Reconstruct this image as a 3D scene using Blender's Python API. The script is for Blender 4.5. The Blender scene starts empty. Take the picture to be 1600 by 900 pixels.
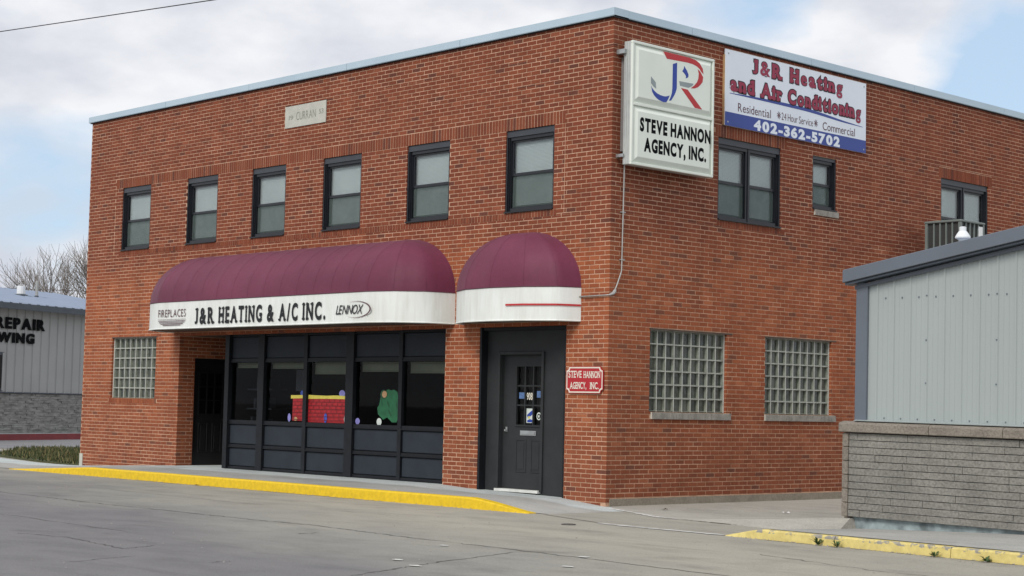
import bpy, math, random
from mathutils import Vector, Matrix
random.seed(7)
sc = bpy.context.scene
COL = sc.collection
R = math.radians

# ------------------------------------------------------------------ camera
CAM = Vector((16.963, -18.113, 1.417))
cam_d = bpy.data.cameras.new('camera'); cam = bpy.data.objects.new('camera', cam_d); COL.objects.link(cam)
yaw, pit, rol = 2.38053516, 0.0696663, 0.02142867
fw = Vector((math.cos(pit)*math.cos(yaw), math.cos(pit)*math.sin(yaw), math.sin(pit)))
rt = fw.cross(Vector((0, 0, 1))).normalized(); up = rt.cross(fw)
r2 = rt*math.cos(rol) + up*math.sin(rol); u2 = up*math.cos(rol) - rt*math.sin(rol)
m = Matrix((r2, u2, -fw)).transposed().to_4x4(); m.translation = CAM
cam.matrix_world = m
cam_d.sensor_width = 36; cam_d.lens = 2665.4/1600*36; cam_d.clip_start = .1; cam_d.clip_end = 3000
sc.camera = cam

# ------------------------------------------------------------------ light and sky
SUN = Vector((0.24, -0.78, 0.74)).normalized()
sl = bpy.data.lights.new('sun', 'SUN'); sl.energy = 1.9; sl.angle = R(22); sl.color = (1, .955, .89)
so = bpy.data.objects.new('sun', sl); COL.objects.link(so); so.rotation_euler = SUN.to_track_quat('Z', 'Y').to_euler(); so.location = (0, -30, 30)
W = bpy.data.worlds.new('World'); sc.world = W; W.use_nodes = True
wn, wl = W.node_tree.nodes, W.node_tree.links; wn.clear()
def N(nt, t, **k):
    n = nt.nodes.new(t)
    for a, b in k.items(): setattr(n, a, b)
    return n
nt = W.node_tree
out = N(nt, 'ShaderNodeOutputWorld'); bg = N(nt, 'ShaderNodeBackground'); bg.inputs[1].default_value = 0.1
sky = N(nt, 'ShaderNodeTexSky', sky_type='NISHITA', sun_disc=False)
sky.sun_elevation = math.asin(SUN.z); sky.sun_rotation = math.atan2(SUN.x, SUN.y); sky.dust_density = .6; sky.ozone_density = 1.5; sky.altitude = 500
tc = N(nt, 'ShaderNodeTexCoord'); mp = N(nt, 'ShaderNodeMapping'); mp.inputs['Scale'].default_value = (1, 1, 2.1); mp.inputs['Location'].default_value = (.3, .2, .4)
wl.new(tc.outputs['Generated'], mp.inputs[0])
n1 = N(nt, 'ShaderNodeTexNoise'); n1.inputs['Scale'].default_value = 5.5; n1.inputs['Detail'].default_value = 9; n1.inputs['Roughness'].default_value = .52; n1.inputs['Distortion'].default_value = .15
n2 = N(nt, 'ShaderNodeTexNoise'); n2.inputs['Scale'].default_value = 9; n2.inputs['Detail'].default_value = 7; n2.inputs['Roughness'].default_value = .5
wl.new(mp.outputs[0], n1.inputs[0]); wl.new(mp.outputs[0], n2.inputs[0])
def math_(nt, op, a, b=None, c=None, clamp=False):
    n = N(nt, 'ShaderNodeMath', operation=op, use_clamp=clamp)
    for i, v in enumerate((a, b, c)):
        if v is None: continue
        if isinstance(v, (int, float)): n.inputs[i].default_value = v
        else: nt.links.new(v, n.inputs[i])
    return n.outputs[0]
def vmath(nt, op, a, b):
    n = N(nt, 'ShaderNodeVectorMath', operation=op); nt.links.new(a, n.inputs[0]); n.inputs[1].default_value = b
    return n.outputs['Value'] if op in ('DOT_PRODUCT', 'DISTANCE') else n.outputs[0]
# gaps in the cloud cover where the photograph shows open sky
cov = math_(nt, 'ADD', n1.outputs['Fac'], .20)
for d, rad, amt in (((-.88, .465, .115), .075, .32), ((-.49, .85, .185), .055, .36), ((-.60, .77, .245), .035, .2), ((-.86, .44, .215), .03, .15), ((-.3, .93, .25), .2, .3), ((-.97, .2, .2), .2, .25)):
    v = Vector(d).normalized()
    dist = vmath(nt, 'DISTANCE', tc.outputs['Generated'], tuple(v))
    b = math_(nt, 'DIVIDE', dist, rad); b = math_(nt, 'SUBTRACT', 1.3, b, clamp=True); b = math_(nt, 'MULTIPLY', b, amt)
    cov = math_(nt, 'SUBTRACT', cov, b)
rp = N(nt, 'ShaderNodeValToRGB'); rp.color_ramp.elements[0].position = .43; rp.color_ramp.elements[1].position = .60
nt.links.new(cov, rp.inputs[0])
cr = N(nt, 'ShaderNodeValToRGB'); cr.color_ramp.elements[0].position = .40; cr.color_ramp.elements[0].color = (5.8, 6.05, 6.7, 1)
cr.color_ramp.elements[1].position = .63; cr.color_ramp.elements[1].color = (8.1, 8.2, 8.5, 1)
nt.links.new(n2.outputs['Fac'], cr.inputs[0])
skb = N(nt, 'ShaderNodeMix', data_type='RGBA'); skb.inputs[0].default_value = .72; skb.inputs[7].default_value = (5.2, 6.7, 8.4, 1)
nt.links.new(sky.outputs[0], skb.inputs[6])
mx = N(nt, 'ShaderNodeMix', data_type='RGBA'); nt.links.new(rp.outputs[0], mx.inputs[0]); nt.links.new(skb.outputs[2], mx.inputs[6]); nt.links.new(cr.outputs[0], mx.inputs[7])
nt.links.new(mx.outputs[2], bg.inputs[0]); nt.links.new(bg.outputs[0], out.inputs[0])
vs = sc.view_settings; vs.view_transform = 'Standard'; vs.look = 'None'; vs.exposure = 0.18; vs.gamma = 1; vs.use_curve_mapping = False

# ------------------------------------------------------------------ materials
def ramp(nt, fac, stops, interp='LINEAR'):
    r = N(nt, 'ShaderNodeValToRGB'); cr = r.color_ramp; cr.interpolation = interp
    while len(cr.elements) < len(stops): cr.elements.new(.5)
    for e, (p, c) in zip(cr.elements, stops): e.position = p; e.color = (*c, 1) if len(c) == 3 else c
    nt.links.new(fac, r.inputs[0]); return r.outputs[0]
def noise(nt, vec, scale, detail=4, rough=.55, dist=0):
    n = N(nt, 'ShaderNodeTexNoise'); n.inputs['Scale'].default_value = scale; n.inputs['Detail'].default_value = detail
    n.inputs['Roughness'].default_value = rough; n.inputs['Distortion'].default_value = dist
    if vec: nt.links.new(vec, n.inputs[0])
    return n.outputs['Fac']
def mixc(nt, fac, a, b, mode='MIX'):
    n = N(nt, 'ShaderNodeMix', data_type='RGBA', blend_type=mode)
    for i, v in ((0, fac), (6, a), (7, b)):
        if isinstance(v, (int, float)): n.inputs[i].default_value = v
        elif isinstance(v, tuple): n.inputs[i].default_value = (*v, 1)
        else: nt.links.new(v, n.inputs[i])
    return n.outputs[2]
def newmat(name):
    m = bpy.data.materials.new(name); m.use_nodes = True; nt = m.node_tree
    return m, nt, nt.nodes['Principled BSDF']
def pos(nt, scale=(1, 1, 1)):
    g = N(nt, 'ShaderNodeNewGeometry'); mp = N(nt, 'ShaderNodeMapping'); mp.inputs['Scale'].default_value = scale
    nt.links.new(g.outputs['Position'], mp.inputs[0]); return mp.outputs[0]
def bump(nt, b, h, strength=.3, dist=.01):
    n = N(nt, 'ShaderNodeBump'); n.inputs['Strength'].default_value = strength; n.inputs['Distance'].default_value = dist
    nt.links.new(h, n.inputs['Height']); nt.links.new(n.outputs[0], b.inputs['Normal'])
def simple(name, col, rough=.6, var=.12, scale=6, metal=0, spec=.5, bmp=0, bscale=60, stretch=(1, 1, 1), fine=.0):
    m, nt, b = newmat(name)
    p = pos(nt, stretch); f = noise(nt, p, scale, 5)
    lo = tuple(c*(1-var) for c in col); hi = tuple(min(1, c*(1+var)) for c in col)
    c = ramp(nt, f, ((.3, lo), (.7, hi)))
    if fine:
        f2 = noise(nt, p, scale*14, 3); c = mixc(nt, fine, c, ramp(nt, f2, ((.35, (.55,)*3), (.6, (1.25,)*3))), 'MULTIPLY')
    nt.links.new(c, b.inputs['Base Color'])
    b.inputs['Roughness'].default_value = rough; b.inputs['Metallic'].default_value = metal; b.inputs['Specular IOR Level'].default_value = spec
    if bmp: bump(nt, b, noise(nt, pos(nt), bscale, 4), bmp)
    return m
def brick_mat(name, tint=1.0):
    m, nt, b = newmat(name)
    g = N(nt, 'ShaderNodeNewGeometry'); oi = N(nt, 'ShaderNodeObjectInfo')
    rnd = math_(nt, 'FRACT', math_(nt, 'ADD', g.outputs['Random Per Island'], oi.outputs['Random']))
    t = lambda c: tuple(x*tint for x in c)
    c = ramp(nt, rnd, ((0, t((.225, .070, .035))), (.22, t((.245, .077, .039))), (.45, t((.262, .086, .043))), (.66, t((.230, .070, .036))), (.82, t((.198, .064, .036))),
                       (.92, t((.300, .106, .056))), (.955, t((.155, .060, .040)))), 'CONSTANT')
    p = pos(nt)
    # brick tone by height: darker above the awnings, paler and more orange below
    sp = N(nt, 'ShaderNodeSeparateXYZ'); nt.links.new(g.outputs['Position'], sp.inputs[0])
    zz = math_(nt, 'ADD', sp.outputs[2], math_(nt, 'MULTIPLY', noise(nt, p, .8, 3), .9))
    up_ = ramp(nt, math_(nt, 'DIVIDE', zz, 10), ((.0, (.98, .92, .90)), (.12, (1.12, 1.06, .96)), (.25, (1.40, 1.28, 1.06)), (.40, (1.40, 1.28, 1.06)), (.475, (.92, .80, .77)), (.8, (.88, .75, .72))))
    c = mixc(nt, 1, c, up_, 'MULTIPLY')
    c = mixc(nt, .55, c, ramp(nt, noise(nt, p, 45, 5, .65), ((.3, (.66,)*3), (.68, (1.25,)*3))), 'MULTIPLY')
    c = mixc(nt, .5, c, ramp(nt, noise(nt, p, 1.3, 4), ((.32, (.80, .80, .84)), (.7, (1.15,)*3))), 'MULTIPLY')
    # rain streaks
    c = mixc(nt, .45, c, ramp(nt, noise(nt, pos(nt, (3.2, 3.2, .22)), 1.6, 5, .6), ((.36, (.70, .68, .68)), (.52, (1, 1, 1)), (.74, (1.08, 1.07, 1.05)))), 'MULTIPLY')
    nt.links.new(c, b.inputs['Base Color']); b.inputs['Roughness'].default_value = .85; b.inputs['Specular IOR Level'].default_value = .25
    bump(nt, b, noise(nt, p, 130, 4), .35, .004)
    return m
def mortar_mat():
    m, nt, b = newmat('mortar'); p = pos(nt)
    c = ramp(nt, noise(nt, p, 2.2, 5), ((.3, (.53, .32, .21)), (.7, (.70, .455, .315))))
    c = mixc(nt, .5, c, ramp(nt, noise(nt, p, 30, 3), ((.3, (.6,)*3), (.7, (1.2,)*3))), 'MULTIPLY')
    c = mixc(nt, .6, c, ramp(nt, noise(nt, p, .9, 4, .6), ((.33, (.72, .68, .66)), (.6, (1.05,)*3))), 'MULTIPLY')
    nt.links.new(c, b.inputs['Base Color']); b.inputs['Roughness'].default_value = .95; bump(nt, b, noise(nt, p, 90), .3, .004)
    return m
def glass_mat(name, tint=(1, 1, 1), refl=1.0, rough=.02, ior=1.5, wav=.05):
    m = bpy.data.materials.new(name); m.use_nodes = True; nt = m.node_tree; nt.nodes.clear()
    o = N(nt, 'ShaderNodeOutputMaterial'); tr = N(nt, 'ShaderNodeBsdfTransparent'); gl = N(nt, 'ShaderNodeBsdfGlossy'); mi = N(nt, 'ShaderNodeMixShader'); fr = N(nt, 'ShaderNodeFresnel')
    tr.inputs[0].default_value = (*tint, 1); gl.inputs['Roughness'].default_value = rough; fr.inputs['IOR'].default_value = ior; gl.inputs[0].default_value = (refl, refl, refl, 1)
    bp = N(nt, 'ShaderNodeBump'); bp.inputs['Strength'].default_value = wav; bp.inputs['Distance'].default_value = .02
    nt.links.new(noise(nt, pos(nt), 2.5, 2), bp.inputs['Height']); nt.links.new(bp.outputs[0], gl.inputs['Normal'])
    nt.links.new(fr.outputs[0], mi.inputs[0]); nt.links.new(tr.outputs[0], mi.inputs[1]); nt.links.new(gl.outputs[0], mi.inputs[2]); nt.links.new(mi.outputs[0], o.inputs[0])
    return m
def screen_mat():
    m = bpy.data.materials.new('insect_mesh'); m.use_nodes = True; nt = m.node_tree; nt.nodes.clear()
    o = N(nt, 'ShaderNodeOutputMaterial'); tr = N(nt, 'ShaderNodeBsdfTransparent'); df = N(nt, 'ShaderNodeBsdfDiffuse'); mi = N(nt, 'ShaderNodeMixShader')
    df.inputs[0].default_value = (.12, .155, .145, 1)
    f = noise(nt, pos(nt), 5, 3); mr = N(nt, 'ShaderNodeMapRange'); mr.inputs['To Min'].default_value = .40; mr.inputs['To Max'].default_value = .62
    nt.links.new(f, mr.inputs[0]); nt.links.new(mr.outputs[0], mi.inputs[0]); nt.links.new(tr.outputs[0], mi.inputs[1]); nt.links.new(df.outputs[0], mi.inputs[2]); nt.links.new(mi.outputs[0], o.inputs[0])
    return m
def ground_mat(name, kind):
    m, nt, b = newmat(name); p = pos(nt)
    big = noise(nt, p, .16, 4, .6); med = noise(nt, pos(nt, (1, 2.2, 1)), .9, 6, .62, .3); fin = noise(nt, p, 38, 4, .7); grit = noise(nt, p, 160, 2, .6)
    if kind == 'road':
        sp = N(nt, 'ShaderNodeSeparateXYZ'); g = N(nt, 'ShaderNodeNewGeometry'); nt.links.new(g.outputs['Position'], sp.inputs[0])
        # tarred, cooler paving towards the street, buff concrete by the kerb
        t = math_(nt, 'ADD', math_(nt, 'MULTIPLY', sp.outputs[1], .13), math_(nt, 'MULTIPLY', sp.outputs[0], .035))
        t = math_(nt, 'ADD', math_(nt, 'ADD', t, math_(nt, 'MULTIPLY', big, .9)), .72)
        c = ramp(nt, t, ((.1, (.190, .185, .188)), (.36, (.275, .271, .246)), (.75, (.375, .352, .295)), (1, (.35, .332, .285))))
    elif kind == 'walk':
        c = ramp(nt, big, ((.35, (.33, .332, .312)), (.65, (.42, .416, .39))))
        sp = N(nt, 'ShaderNodeSeparateXYZ'); g = N(nt, 'ShaderNodeNewGeometry'); nt.links.new(g.outputs['Position'], sp.inputs[0])
        yy = math_(nt, 'ADD', sp.outputs[1], math_(nt, 'MULTIPLY', noise(nt, p, 1.1, 3), .5))
        c = mixc(nt, ramp(nt, math_(nt, 'ADD', yy, 1.0), ((.45, (0, 0, 0)), (.62, (1, 1, 1)))), c, (.50, .545, .54))
    elif kind == 'alley':
        c = ramp(nt, big, ((.35, (.36, .345, .305)), (.65, (.42, .40, .355))))
    elif kind == 'farroad':
        c = ramp(nt, big, ((.35, (.20, .20, .21)), (.65, (.25, .25, .26))))
    c = mixc(nt, .75, c, ramp(nt, med, ((.25, (.70, .70, .71)), (.5, (1.0,)*3), (.75, (1.16, 1.15, 1.12)))), 'MULTIPLY')
    c = mixc(nt, .6, c, ramp(nt, fin, ((.3, (.72,)*3), (.55, (1.0,)*3), (.8, (1.2,)*3))), 'MULTIPLY')
    c = mixc(nt, .5, c, ramp(nt, grit, ((.3, (.6,)*3), (.7, (1.4,)*3))), 'MULTIPLY')
    st = noise(nt, pos(nt, (.5, 1.6, 1)), .5, 5, .7, .6)
    c = mixc(nt, .55, c, ramp(nt, st, ((.30, (.62, .61, .62)), (.42, (1, 1, 1)))), 'MULTIPLY')
    ol = noise(nt, p, .75, 2, .4, .2)
    c = mixc(nt, .5, c, ramp(nt, ol, ((.24, (.60, .59, .58)), (.33, (1, 1, 1)), (.70, (1, 1, 1)), (.78, (1.14, 1.13, 1.10)))), 'MULTIPLY')
    vr = N(nt, 'ShaderNodeTexVoronoi', feature='F1'); vr.inputs['Scale'].default_value = 75; nt.links.new(p, vr.inputs[0])
    c = mixc(nt, .30, c, ramp(nt, vr.outputs['Distance'], ((.15, (1.35, 1.33, 1.3)), (.5, (.88,)*3))), 'MULTIPLY')
    nt.links.new(c, b.inputs['Base Color']); b.inputs['Roughness'].default_value = .9; b.inputs['Specular IOR Level'].default_value = .25
    bump(nt, b, grit, .35, .006)
    return m
def yellow_mat(name, col, worn):
    m, nt, b = newmat(name); p = pos(nt)
    f = noise(nt, p, 7.5 if worn > .3 else 2.5, 9, .68)
    g = N(nt, 'ShaderNodeNewGeometry'); sp = N(nt, 'ShaderNodeSeparateXYZ'); nt.links.new(g.outputs['Position'], sp.inputs[0])
    e = math_(nt, 'ADD', f, math_(nt, 'MULTIPLY', math_(nt, 'LESS_THAN', math_(nt, 'ABSOLUTE', math_(nt, 'SUBTRACT', sp.outputs[2], .095)), .022), .10 if worn > .3 else 0))
    c = mixc(nt, ramp(nt, e, ((.70-worn*.20, (0, 0, 0)), (.73-worn*.20, (1, 1, 1)))), col, (.30, .285, .25))
    c = mixc(nt, .6, c, ramp(nt, noise(nt, p, 14, 5), ((.3, (.72, .70, .66)), (.65, (1.08,)*3))), 'MULTIPLY')
    nt.links.new(c, b.inputs['Base Color']); b.inputs['Roughness'].default_value = .6; bump(nt, b, noise(nt, p, 50), .3, .004)
    return m
def fabric_mat():
    m, nt, b = newmat('maroon_canvas'); p = pos(nt)
    c = ramp(nt, noise(nt, pos(nt, (.5, .5, 1.0)), 1.6, 4), ((.3, (.118, .017, .045)), (.7, (.158, .027, .063))))
    c = mixc(nt, .4, c, ramp(nt, noise(nt, p, 20, 4), ((.3, (.85,)*3), (.7, (1.12,)*3))), 'MULTIPLY')
    nt.links.new(c, b.inputs['Base Color']); b.inputs['Roughness'].default_value = .62; b.inputs['Specular IOR Level'].default_value = .35
    b.inputs['Sheen Weight'].default_value = .1
    bump(nt, b, noise(nt, pos(nt, (1.4, 1.4, .5)), 1.7, 3), .25, .06)
    return m
def block_mat():
    m, nt, b = newmat('glass_block_glass')
    oi = N(nt, 'ShaderNodeObjectInfo'); p = pos(nt)
    c = ramp(nt, oi.outputs['Random'], ((0, (.048, .058, .050)), (.4, (.070, .080, .068)), (.75, (.105, .115, .092)), (1, (.055, .065, .046))))
    tc = N(nt, 'ShaderNodeTexCoord')
    # ribbed inner face seen through the glass: darker inner cavity behind one edge
    c = mixc(nt, .55, c, ramp(nt, noise(nt, p, 7, 3), ((.3, (.55,)*3), (.7, (1.5,)*3))), 'MULTIPLY')
    nt.links.new(c, b.inputs['Base Color']); b.inputs['Roughness'].default_value = .12; b.inputs['Specular IOR Level'].default_value = .6
    bump(nt, b, noise(nt, pos(nt, (1, 1, .35)), 28, 2), .5, .01)
    return m
def vinyl_mat():
    m, nt, b = newmat('white_vinyl'); p = pos(nt)
    c = ramp(nt, noise(nt, pos(nt, (1.5, 1.5, .5)), 1.6, 6, .6), ((.3, (.70, .72, .68)), (.6, (.80, .83, .80))))
    c = mixc(nt, .35, c, ramp(nt, noise(nt, pos(nt, (9, 9, .8)), 1.5, 4, .6), ((.35, (.80, .79, .74)), (.55, (1, 1, 1)))), 'MULTIPLY')
    nt.links.new(c, b.inputs['Base Color']); b.inputs['Roughness'].default_value = .45
    bump(nt, b, noise(nt, pos(nt, (2, 2, .6)), 1.5, 2), .25, .03); return m
def coping_mat():
    m, nt, b = newmat('painted_metal_coping'); p = pos(nt)
    c = ramp(nt, noise(nt, p, .7, 3), ((.3, (.42, .54, .62)), (.7, (.50, .62, .70))))
    nt.links.new(c, b.inputs['Base Color']); b.inputs['Roughness'].default_value = .45; b.inputs['Metallic'].default_value = .15
    return m
def grass_mat(name, lo, hi):
    m, nt, b = newmat(name); g = N(nt, 'ShaderNodeNewGeometry')
    c = ramp(nt, g.outputs['Random Per Island'], ((0, lo), (.6, hi), (.85, (.22, .19, .09)), (1, (.26, .22, .12))))
    c = mixc(nt, .7, c, ramp(nt, noise(nt, pos(nt), 2.0, 3), ((.35, (.6, .62, .5)), (.65, (1.3, 1.2, 1.1)))), 'MULTIPLY')
    nt.links.new(c, b.inputs['Base Color']); b.inputs['Roughness'].default_value = .8
    return m
M = dict(
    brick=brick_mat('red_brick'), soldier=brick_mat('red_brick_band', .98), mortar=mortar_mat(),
    black=simple('dark_frame_paint', (.010, .012, .015), .5, .2, 9, spec=.25), slate=simple('slate_panel_paint', (.024, .031, .041), .6, .14, 3, bmp=.05, spec=.25),
    char=simple('charcoal_door_paint', (.028, .030, .032), .6, .15, 4, spec=.3), blackdoor=simple('black_door_paint', (.012, .012, .013), .35, .2, 5),
    winframe=simple('window_frame_metal', (.012, .014, .018), .35, .2, 8), headpanel=simple('window_head_metal', (.042, .048, .058), .45, .12, 3),
    blind=simple('white_blind', (.84, .95, .93), .6, .04, 2), valance=simple('grey_green_blind', (.30, .33, .24), .7, .08, 4),
    dark=simple('dark_interior', (.018, .017, .017), .9, .3, 2), soffit=simple('brown_soffit', (.085, .055, .040), .7, .3, 3),
    coping=coping_mat(), white=vinyl_mat(), stone=simple('pale_limestone', (.50, .50, .44), .85, .1, 6, bmp=.3, fine=.25),
    engr=simple('engraved_shadow_paint', (.25, .26, .23), .9, .1, 8), greysill=simple('grey_sill_brick', (.30, .28, .25), .85, .25, 9, bmp=.4, fine=.4),
    found=simple('foundation_concrete', (.27, .235, .185), .9, .16, 2.5, bmp=.4, fine=.35), canvas=fabric_mat(), blocks=block_mat(), blockside=simple('glass_block_edge', (.25, .27, .225), .18, .25, 12, spec=.6),
    blockjoint=simple('glass_block_joint', (.58, .59, .54), .8, .15, 9), pane=glass_mat('window_glass'), shopglass=glass_mat('shop_glass', (.72, .74, .74), .30, .02, 1.33, 0), screen=screen_mat(),
    signwhite=simple('lightbox_face', (.76, .81, .73), .28, .04, 1.5), signalu=simple('lightbox_aluminium', (.52, .54, .52), .4, .1, 4, metal=.3),
    deepblack=simple('matt_black_letter', (.006, .007, .008), .9, .1, 5, spec=.1), letblack=simple('black_lettering', (.009, .011, .013), .7, .2, 12), logored=simple('logo_red', (.48, .022, .028), .45, .06, 6), logoblue=simple('logo_blue', (.013, .045, .32), .45, .06, 6), logogrey=simple('logo_grey', (.27, .32, .33), .5, .05, 6),
    banner=simple('banner_white', (.74, .80, .87), .4, .03, 1), bannerblue=simple('banner_blue', (.025, .055, .28), .42, .06, 2), bannerred=simple('banner_maroon_letter', (.28, .018, .055), .5, .1, 8), lettbrown=simple('banner_brown_letter', (.10, .035, .05), .5, .1, 8),
    redsign=simple('red_sign_enamel', (.42, .015, .022), .35, .08, 5), cream=simple('cream_sign_paint', (.74, .70, .60), .5, .05, 5), conduit=simple('grey_conduit', (.42, .42, .40), .45, .12, 8, metal=.4),
    siding=simple('pale_grey_siding', (.355, .398, .392), .42, .05, .8, stretch=(1, 1, .3)), trim=simple('slate_grey_trim', (.125, .145, .175), .42, .07, 1.2), roofmetal=simple('blue_grey_roof', (.22, .27, .36), .4, .06, 1.5),
    block=simple('split_face_stone', (.222, .214, .192), .92, .16, 2.2, bmp=.9, bscale=45, fine=.5), blockcap=simple('stone_cap', (.225, .198, .165), .9, .15, 3, bmp=.8, bscale=45, fine=.5), foam=simple('blue_foam_board', (.27, .325, .335), .8, .5, 6, bmp=.3),
    acgrey=simple('ac_grey_paint', (.17, .20, .19), .5, .08, 5), acdark=simple('ac_coil', (.035, .037, .036), .6, .4, 60), plastic=simple('white_vent_paint', (.78, .80, .80), .4, .04, 3),
    road=ground_mat('weathered_paving', 'road'), walk=ground_mat('sidewalk_concrete', 'walk'), alley=ground_mat('alley_concrete', 'alley'), farroad=ground_mat('far_paving', 'farroad'),
    yellow=yellow_mat('fresh_yellow_paint', (.74, .50, .006), .0), yellow2=yellow_mat('worn_yellow_paint', (.68, .56, .20), .40), redk=simple('red_kerb_paint', (.22, .03, .035), .6, .15, 3),
    crack=simple('crack_dirt', (.075, .07, .065), .95, .4, 12), pale=simple('pale_joint_filler', (.60, .60, .57), .9, .2, 5), grassb=simple('lawn_soil', (.06, .065, .025), .95, .35, 5, fine=.4), blade=grass_mat('grass_blade', (.030, .048, .014), (.062, .085, .028)),
    weed=simple('weed_leaf', (.04, .085, .02), .7, .3, 30), leaf=simple('dry_leaf', (.12, .06, .03), .8, .3, 20), litter=simple('white_litter', (.6, .6, .58), .7, .1, 9),
    bark=simple('grey_bark', (.19, .165, .145), .95, .3, 4), farsiding=simple('far_grey_siding', (.37, .38, .37), .55, .06, .8), farstone=simple('far_ledge_stone', (.27, .265, .25), .9, .4, 3.2, stretch=(1, 1, 4), fine=.4),
    gutter=simple('dark_gutter', (.055, .07, .09), .4, .15, 4), wire=simple('black_wire', (.02, .02, .02), .6, .1, 3), artred=simple('window_paint_red', (.38, .012, .018), .55, .2, 12), artline=simple('window_paint_dark_red', (.12, .006, .008), .6, .2, 12),
    artyel=simple('window_paint_yellow', (.72, .62, .10), .55, .1, 12), artgreen=simple('window_paint_green', (.010, .115, .045), .55, .25, 9), artgreen2=simple('window_paint_dark_green', (.006, .065, .025), .55, .2, 9), artblue=simple('window_paint_blue', (.045, .09, .42), .55, .2, 14),
    artlilac=simple('window_paint_lilac', (.24, .23, .55), .55, .15, 14), artwhite=simple('window_paint_white', (.62, .68, .64), .55, .12, 14), arttan=simple('window_paint_tan', (.45, .28, .14), .55, .15, 14), chrome=simple('brushed_metal', (.42, .44, .44), .35, .1, 9, metal=.6),
    sticker=simple('sticker_blue', (.09, .17, .36), .4, .2, 22), grav=simple('flat_roof_membrane', (.13, .13, .13), .9, .2, 2), wet=simple('seam_shadow_thread', (.11, .02, .045), .6, .1, 8),
)

# ------------------------------------------------------------------ mesh helpers
class MB:
    def __init__(s, f=None): s.v = []; s.f = []; s.map = f; s.sm = False
    def pt(s, p): s.v.append(s.map(*p) if s.map else tuple(p)); return len(s.v)-1
    def quad(s, *ps):
        i = [s.pt(p) for p in ps]; s.f.append(i); return s
    def box(s, a, b, skip=''):
        x0, y0, z0 = a; x1, y1, z1 = b
        i = [s.pt(p) for p in ((x0, y0, z0), (x1, y0, z0), (x1, y1, z0), (x0, y1, z0), (x0, y0, z1), (x1, y0, z1), (x1, y1, z1), (x0, y1, z1))]
        F = {'b': (0, 3, 2, 1), 't': (4, 5, 6, 7), 'f': (0, 1, 5, 4), 'r': (1, 2, 6, 5), 'k': (2, 3, 7, 6), 'l': (3, 0, 4, 7)}
        for k, q in F.items():
            if k not in skip: s.f.append([i[j] for j in q])
        return s
    def poly(s, pts):
        s.f.append([s.pt(p) for p in pts]); return s
    def prism(s, pts, d, cap=True):          # pts in (x,y,z), extruded along vector d
        n = len(pts); a = [s.pt(p) for p in pts]; b = [s.pt((p[0]+d[0], p[1]+d[1], p[2]+d[2])) for p in pts]
        if cap: s.f.append(a[::-1]); s.f.append(b)
        for i in range(n): s.f.append([a[i], a[(i+1) % n], b[(i+1) % n], b[i]])
        return s
    def tube(s, pts, rads, n=6, cap=True):
        rings = []
        pts = [Vector(p) for p in pts]
        for k, p in enumerate(pts):
            d = (pts[min(k+1, len(pts)-1)] - pts[max(k-1, 0)]).normalized()
            a = d.cross(Vector((0, 0, 1)));  a = a if a.length > .05 else d.cross(Vector((1, 0, 0))); a.normalize(); b = d.cross(a)
            r = rads[k] if isinstance(rads, (list, tuple)) else rads
            rings.append([s.pt(tuple(p + a*math.cos(2*math.pi*j/n)*r + b*math.sin(2*math.pi*j/n)*r)) for j in range(n)])
        for A, B in zip(rings, rings[1:]):
            for j in range(n): s.f.append([A[j], A[(j+1) % n], B[(j+1) % n], B[j]])
        if cap: s.f.append(rings[0][::-1]); s.f.append(rings[-1])
        return s
    def lathe(s, prof, c, n=20):
        rings = [[s.pt((c[0]+r*math.cos(2*math.pi*j/n), c[1]+r*math.sin(2*math.pi*j/n), c[2]+z)) for j in range(n)] for r, z in prof]
        for A, B in zip(rings, rings[1:]):
            for j in range(n): s.f.append([A[j], A[(j+1) % n], B[(j+1) % n], B[j]])
        s.f.append(rings[0][::-1]); s.f.append(rings[-1]); return s
    def mesh(s, name, mat):
        me = bpy.data.meshes.new(name); me.from_pydata(s.v, [], s.f)
        if mat: me.materials.append(mat)
        if s.sm: me.polygons.foreach_set('use_smooth', [True]*len(me.polygons))
        me.update(); return me
    def build(s, name, mat, parent=None, loc=(0, 0, 0), **k):
        return link(name, s.mesh(name, mat), parent, loc, **k)
def _each(s, name, mat, parent=None, loc=(0, 0, 0), **k):
    par = list(range(len(s.v)))
    def find(a):
        while par[a] != a: par[a] = par[par[a]]; a = par[a]
        return a
    for f in s.f:
        for i in f[1:]: par[find(i)] = find(f[0])
    g = {}
    for f in s.f: g.setdefault(find(f[0]), []).append(f)
    res = []
    for fs in g.values():
        mb = MB(); mp_ = {}
        for f in fs:
            for i in f:
                if i not in mp_: mp_[i] = len(mb.v); mb.v.append(s.v[i])
            mb.f.append([mp_[i] for i in f])
        res.append(mb.build(name, mat, parent, loc, **k))
    return res
MB.each = _each
def link(name, me, parent=None, loc=(0, 0, 0), **k):
    o = bpy.data.objects.new(name, me); COL.objects.link(o); o.parent = parent; o.location = loc
    for a, b in k.items(): o[a] = b
    return o
def thing(name, label, cat, loc=(0, 0, 0), group=None, rot=None):
    o = bpy.data.objects.new(name, None); COL.objects.link(o); o.location = loc; o.empty_display_size = .2
    o['label'] = label; o['category'] = cat
    if group: o['group'] = group
    if rot: o.rotation_euler = rot
    return o
def bevel(o, w=.006, seg=1):
    md = o.modifiers.new('bevel', 'BEVEL'); md.width = w; md.segments = seg; md.limit_method = 'ANGLE'; return o
def FR(u, z, d): return (u, -d, z)          # street front: u along the wall, d outwards
def SD(u, z, d): return (d, u, z)           # side wall towards the alley
RX = -11.33
def RC(u, z, d): return (RX+d, u, z)        # side of the entry recess

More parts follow.
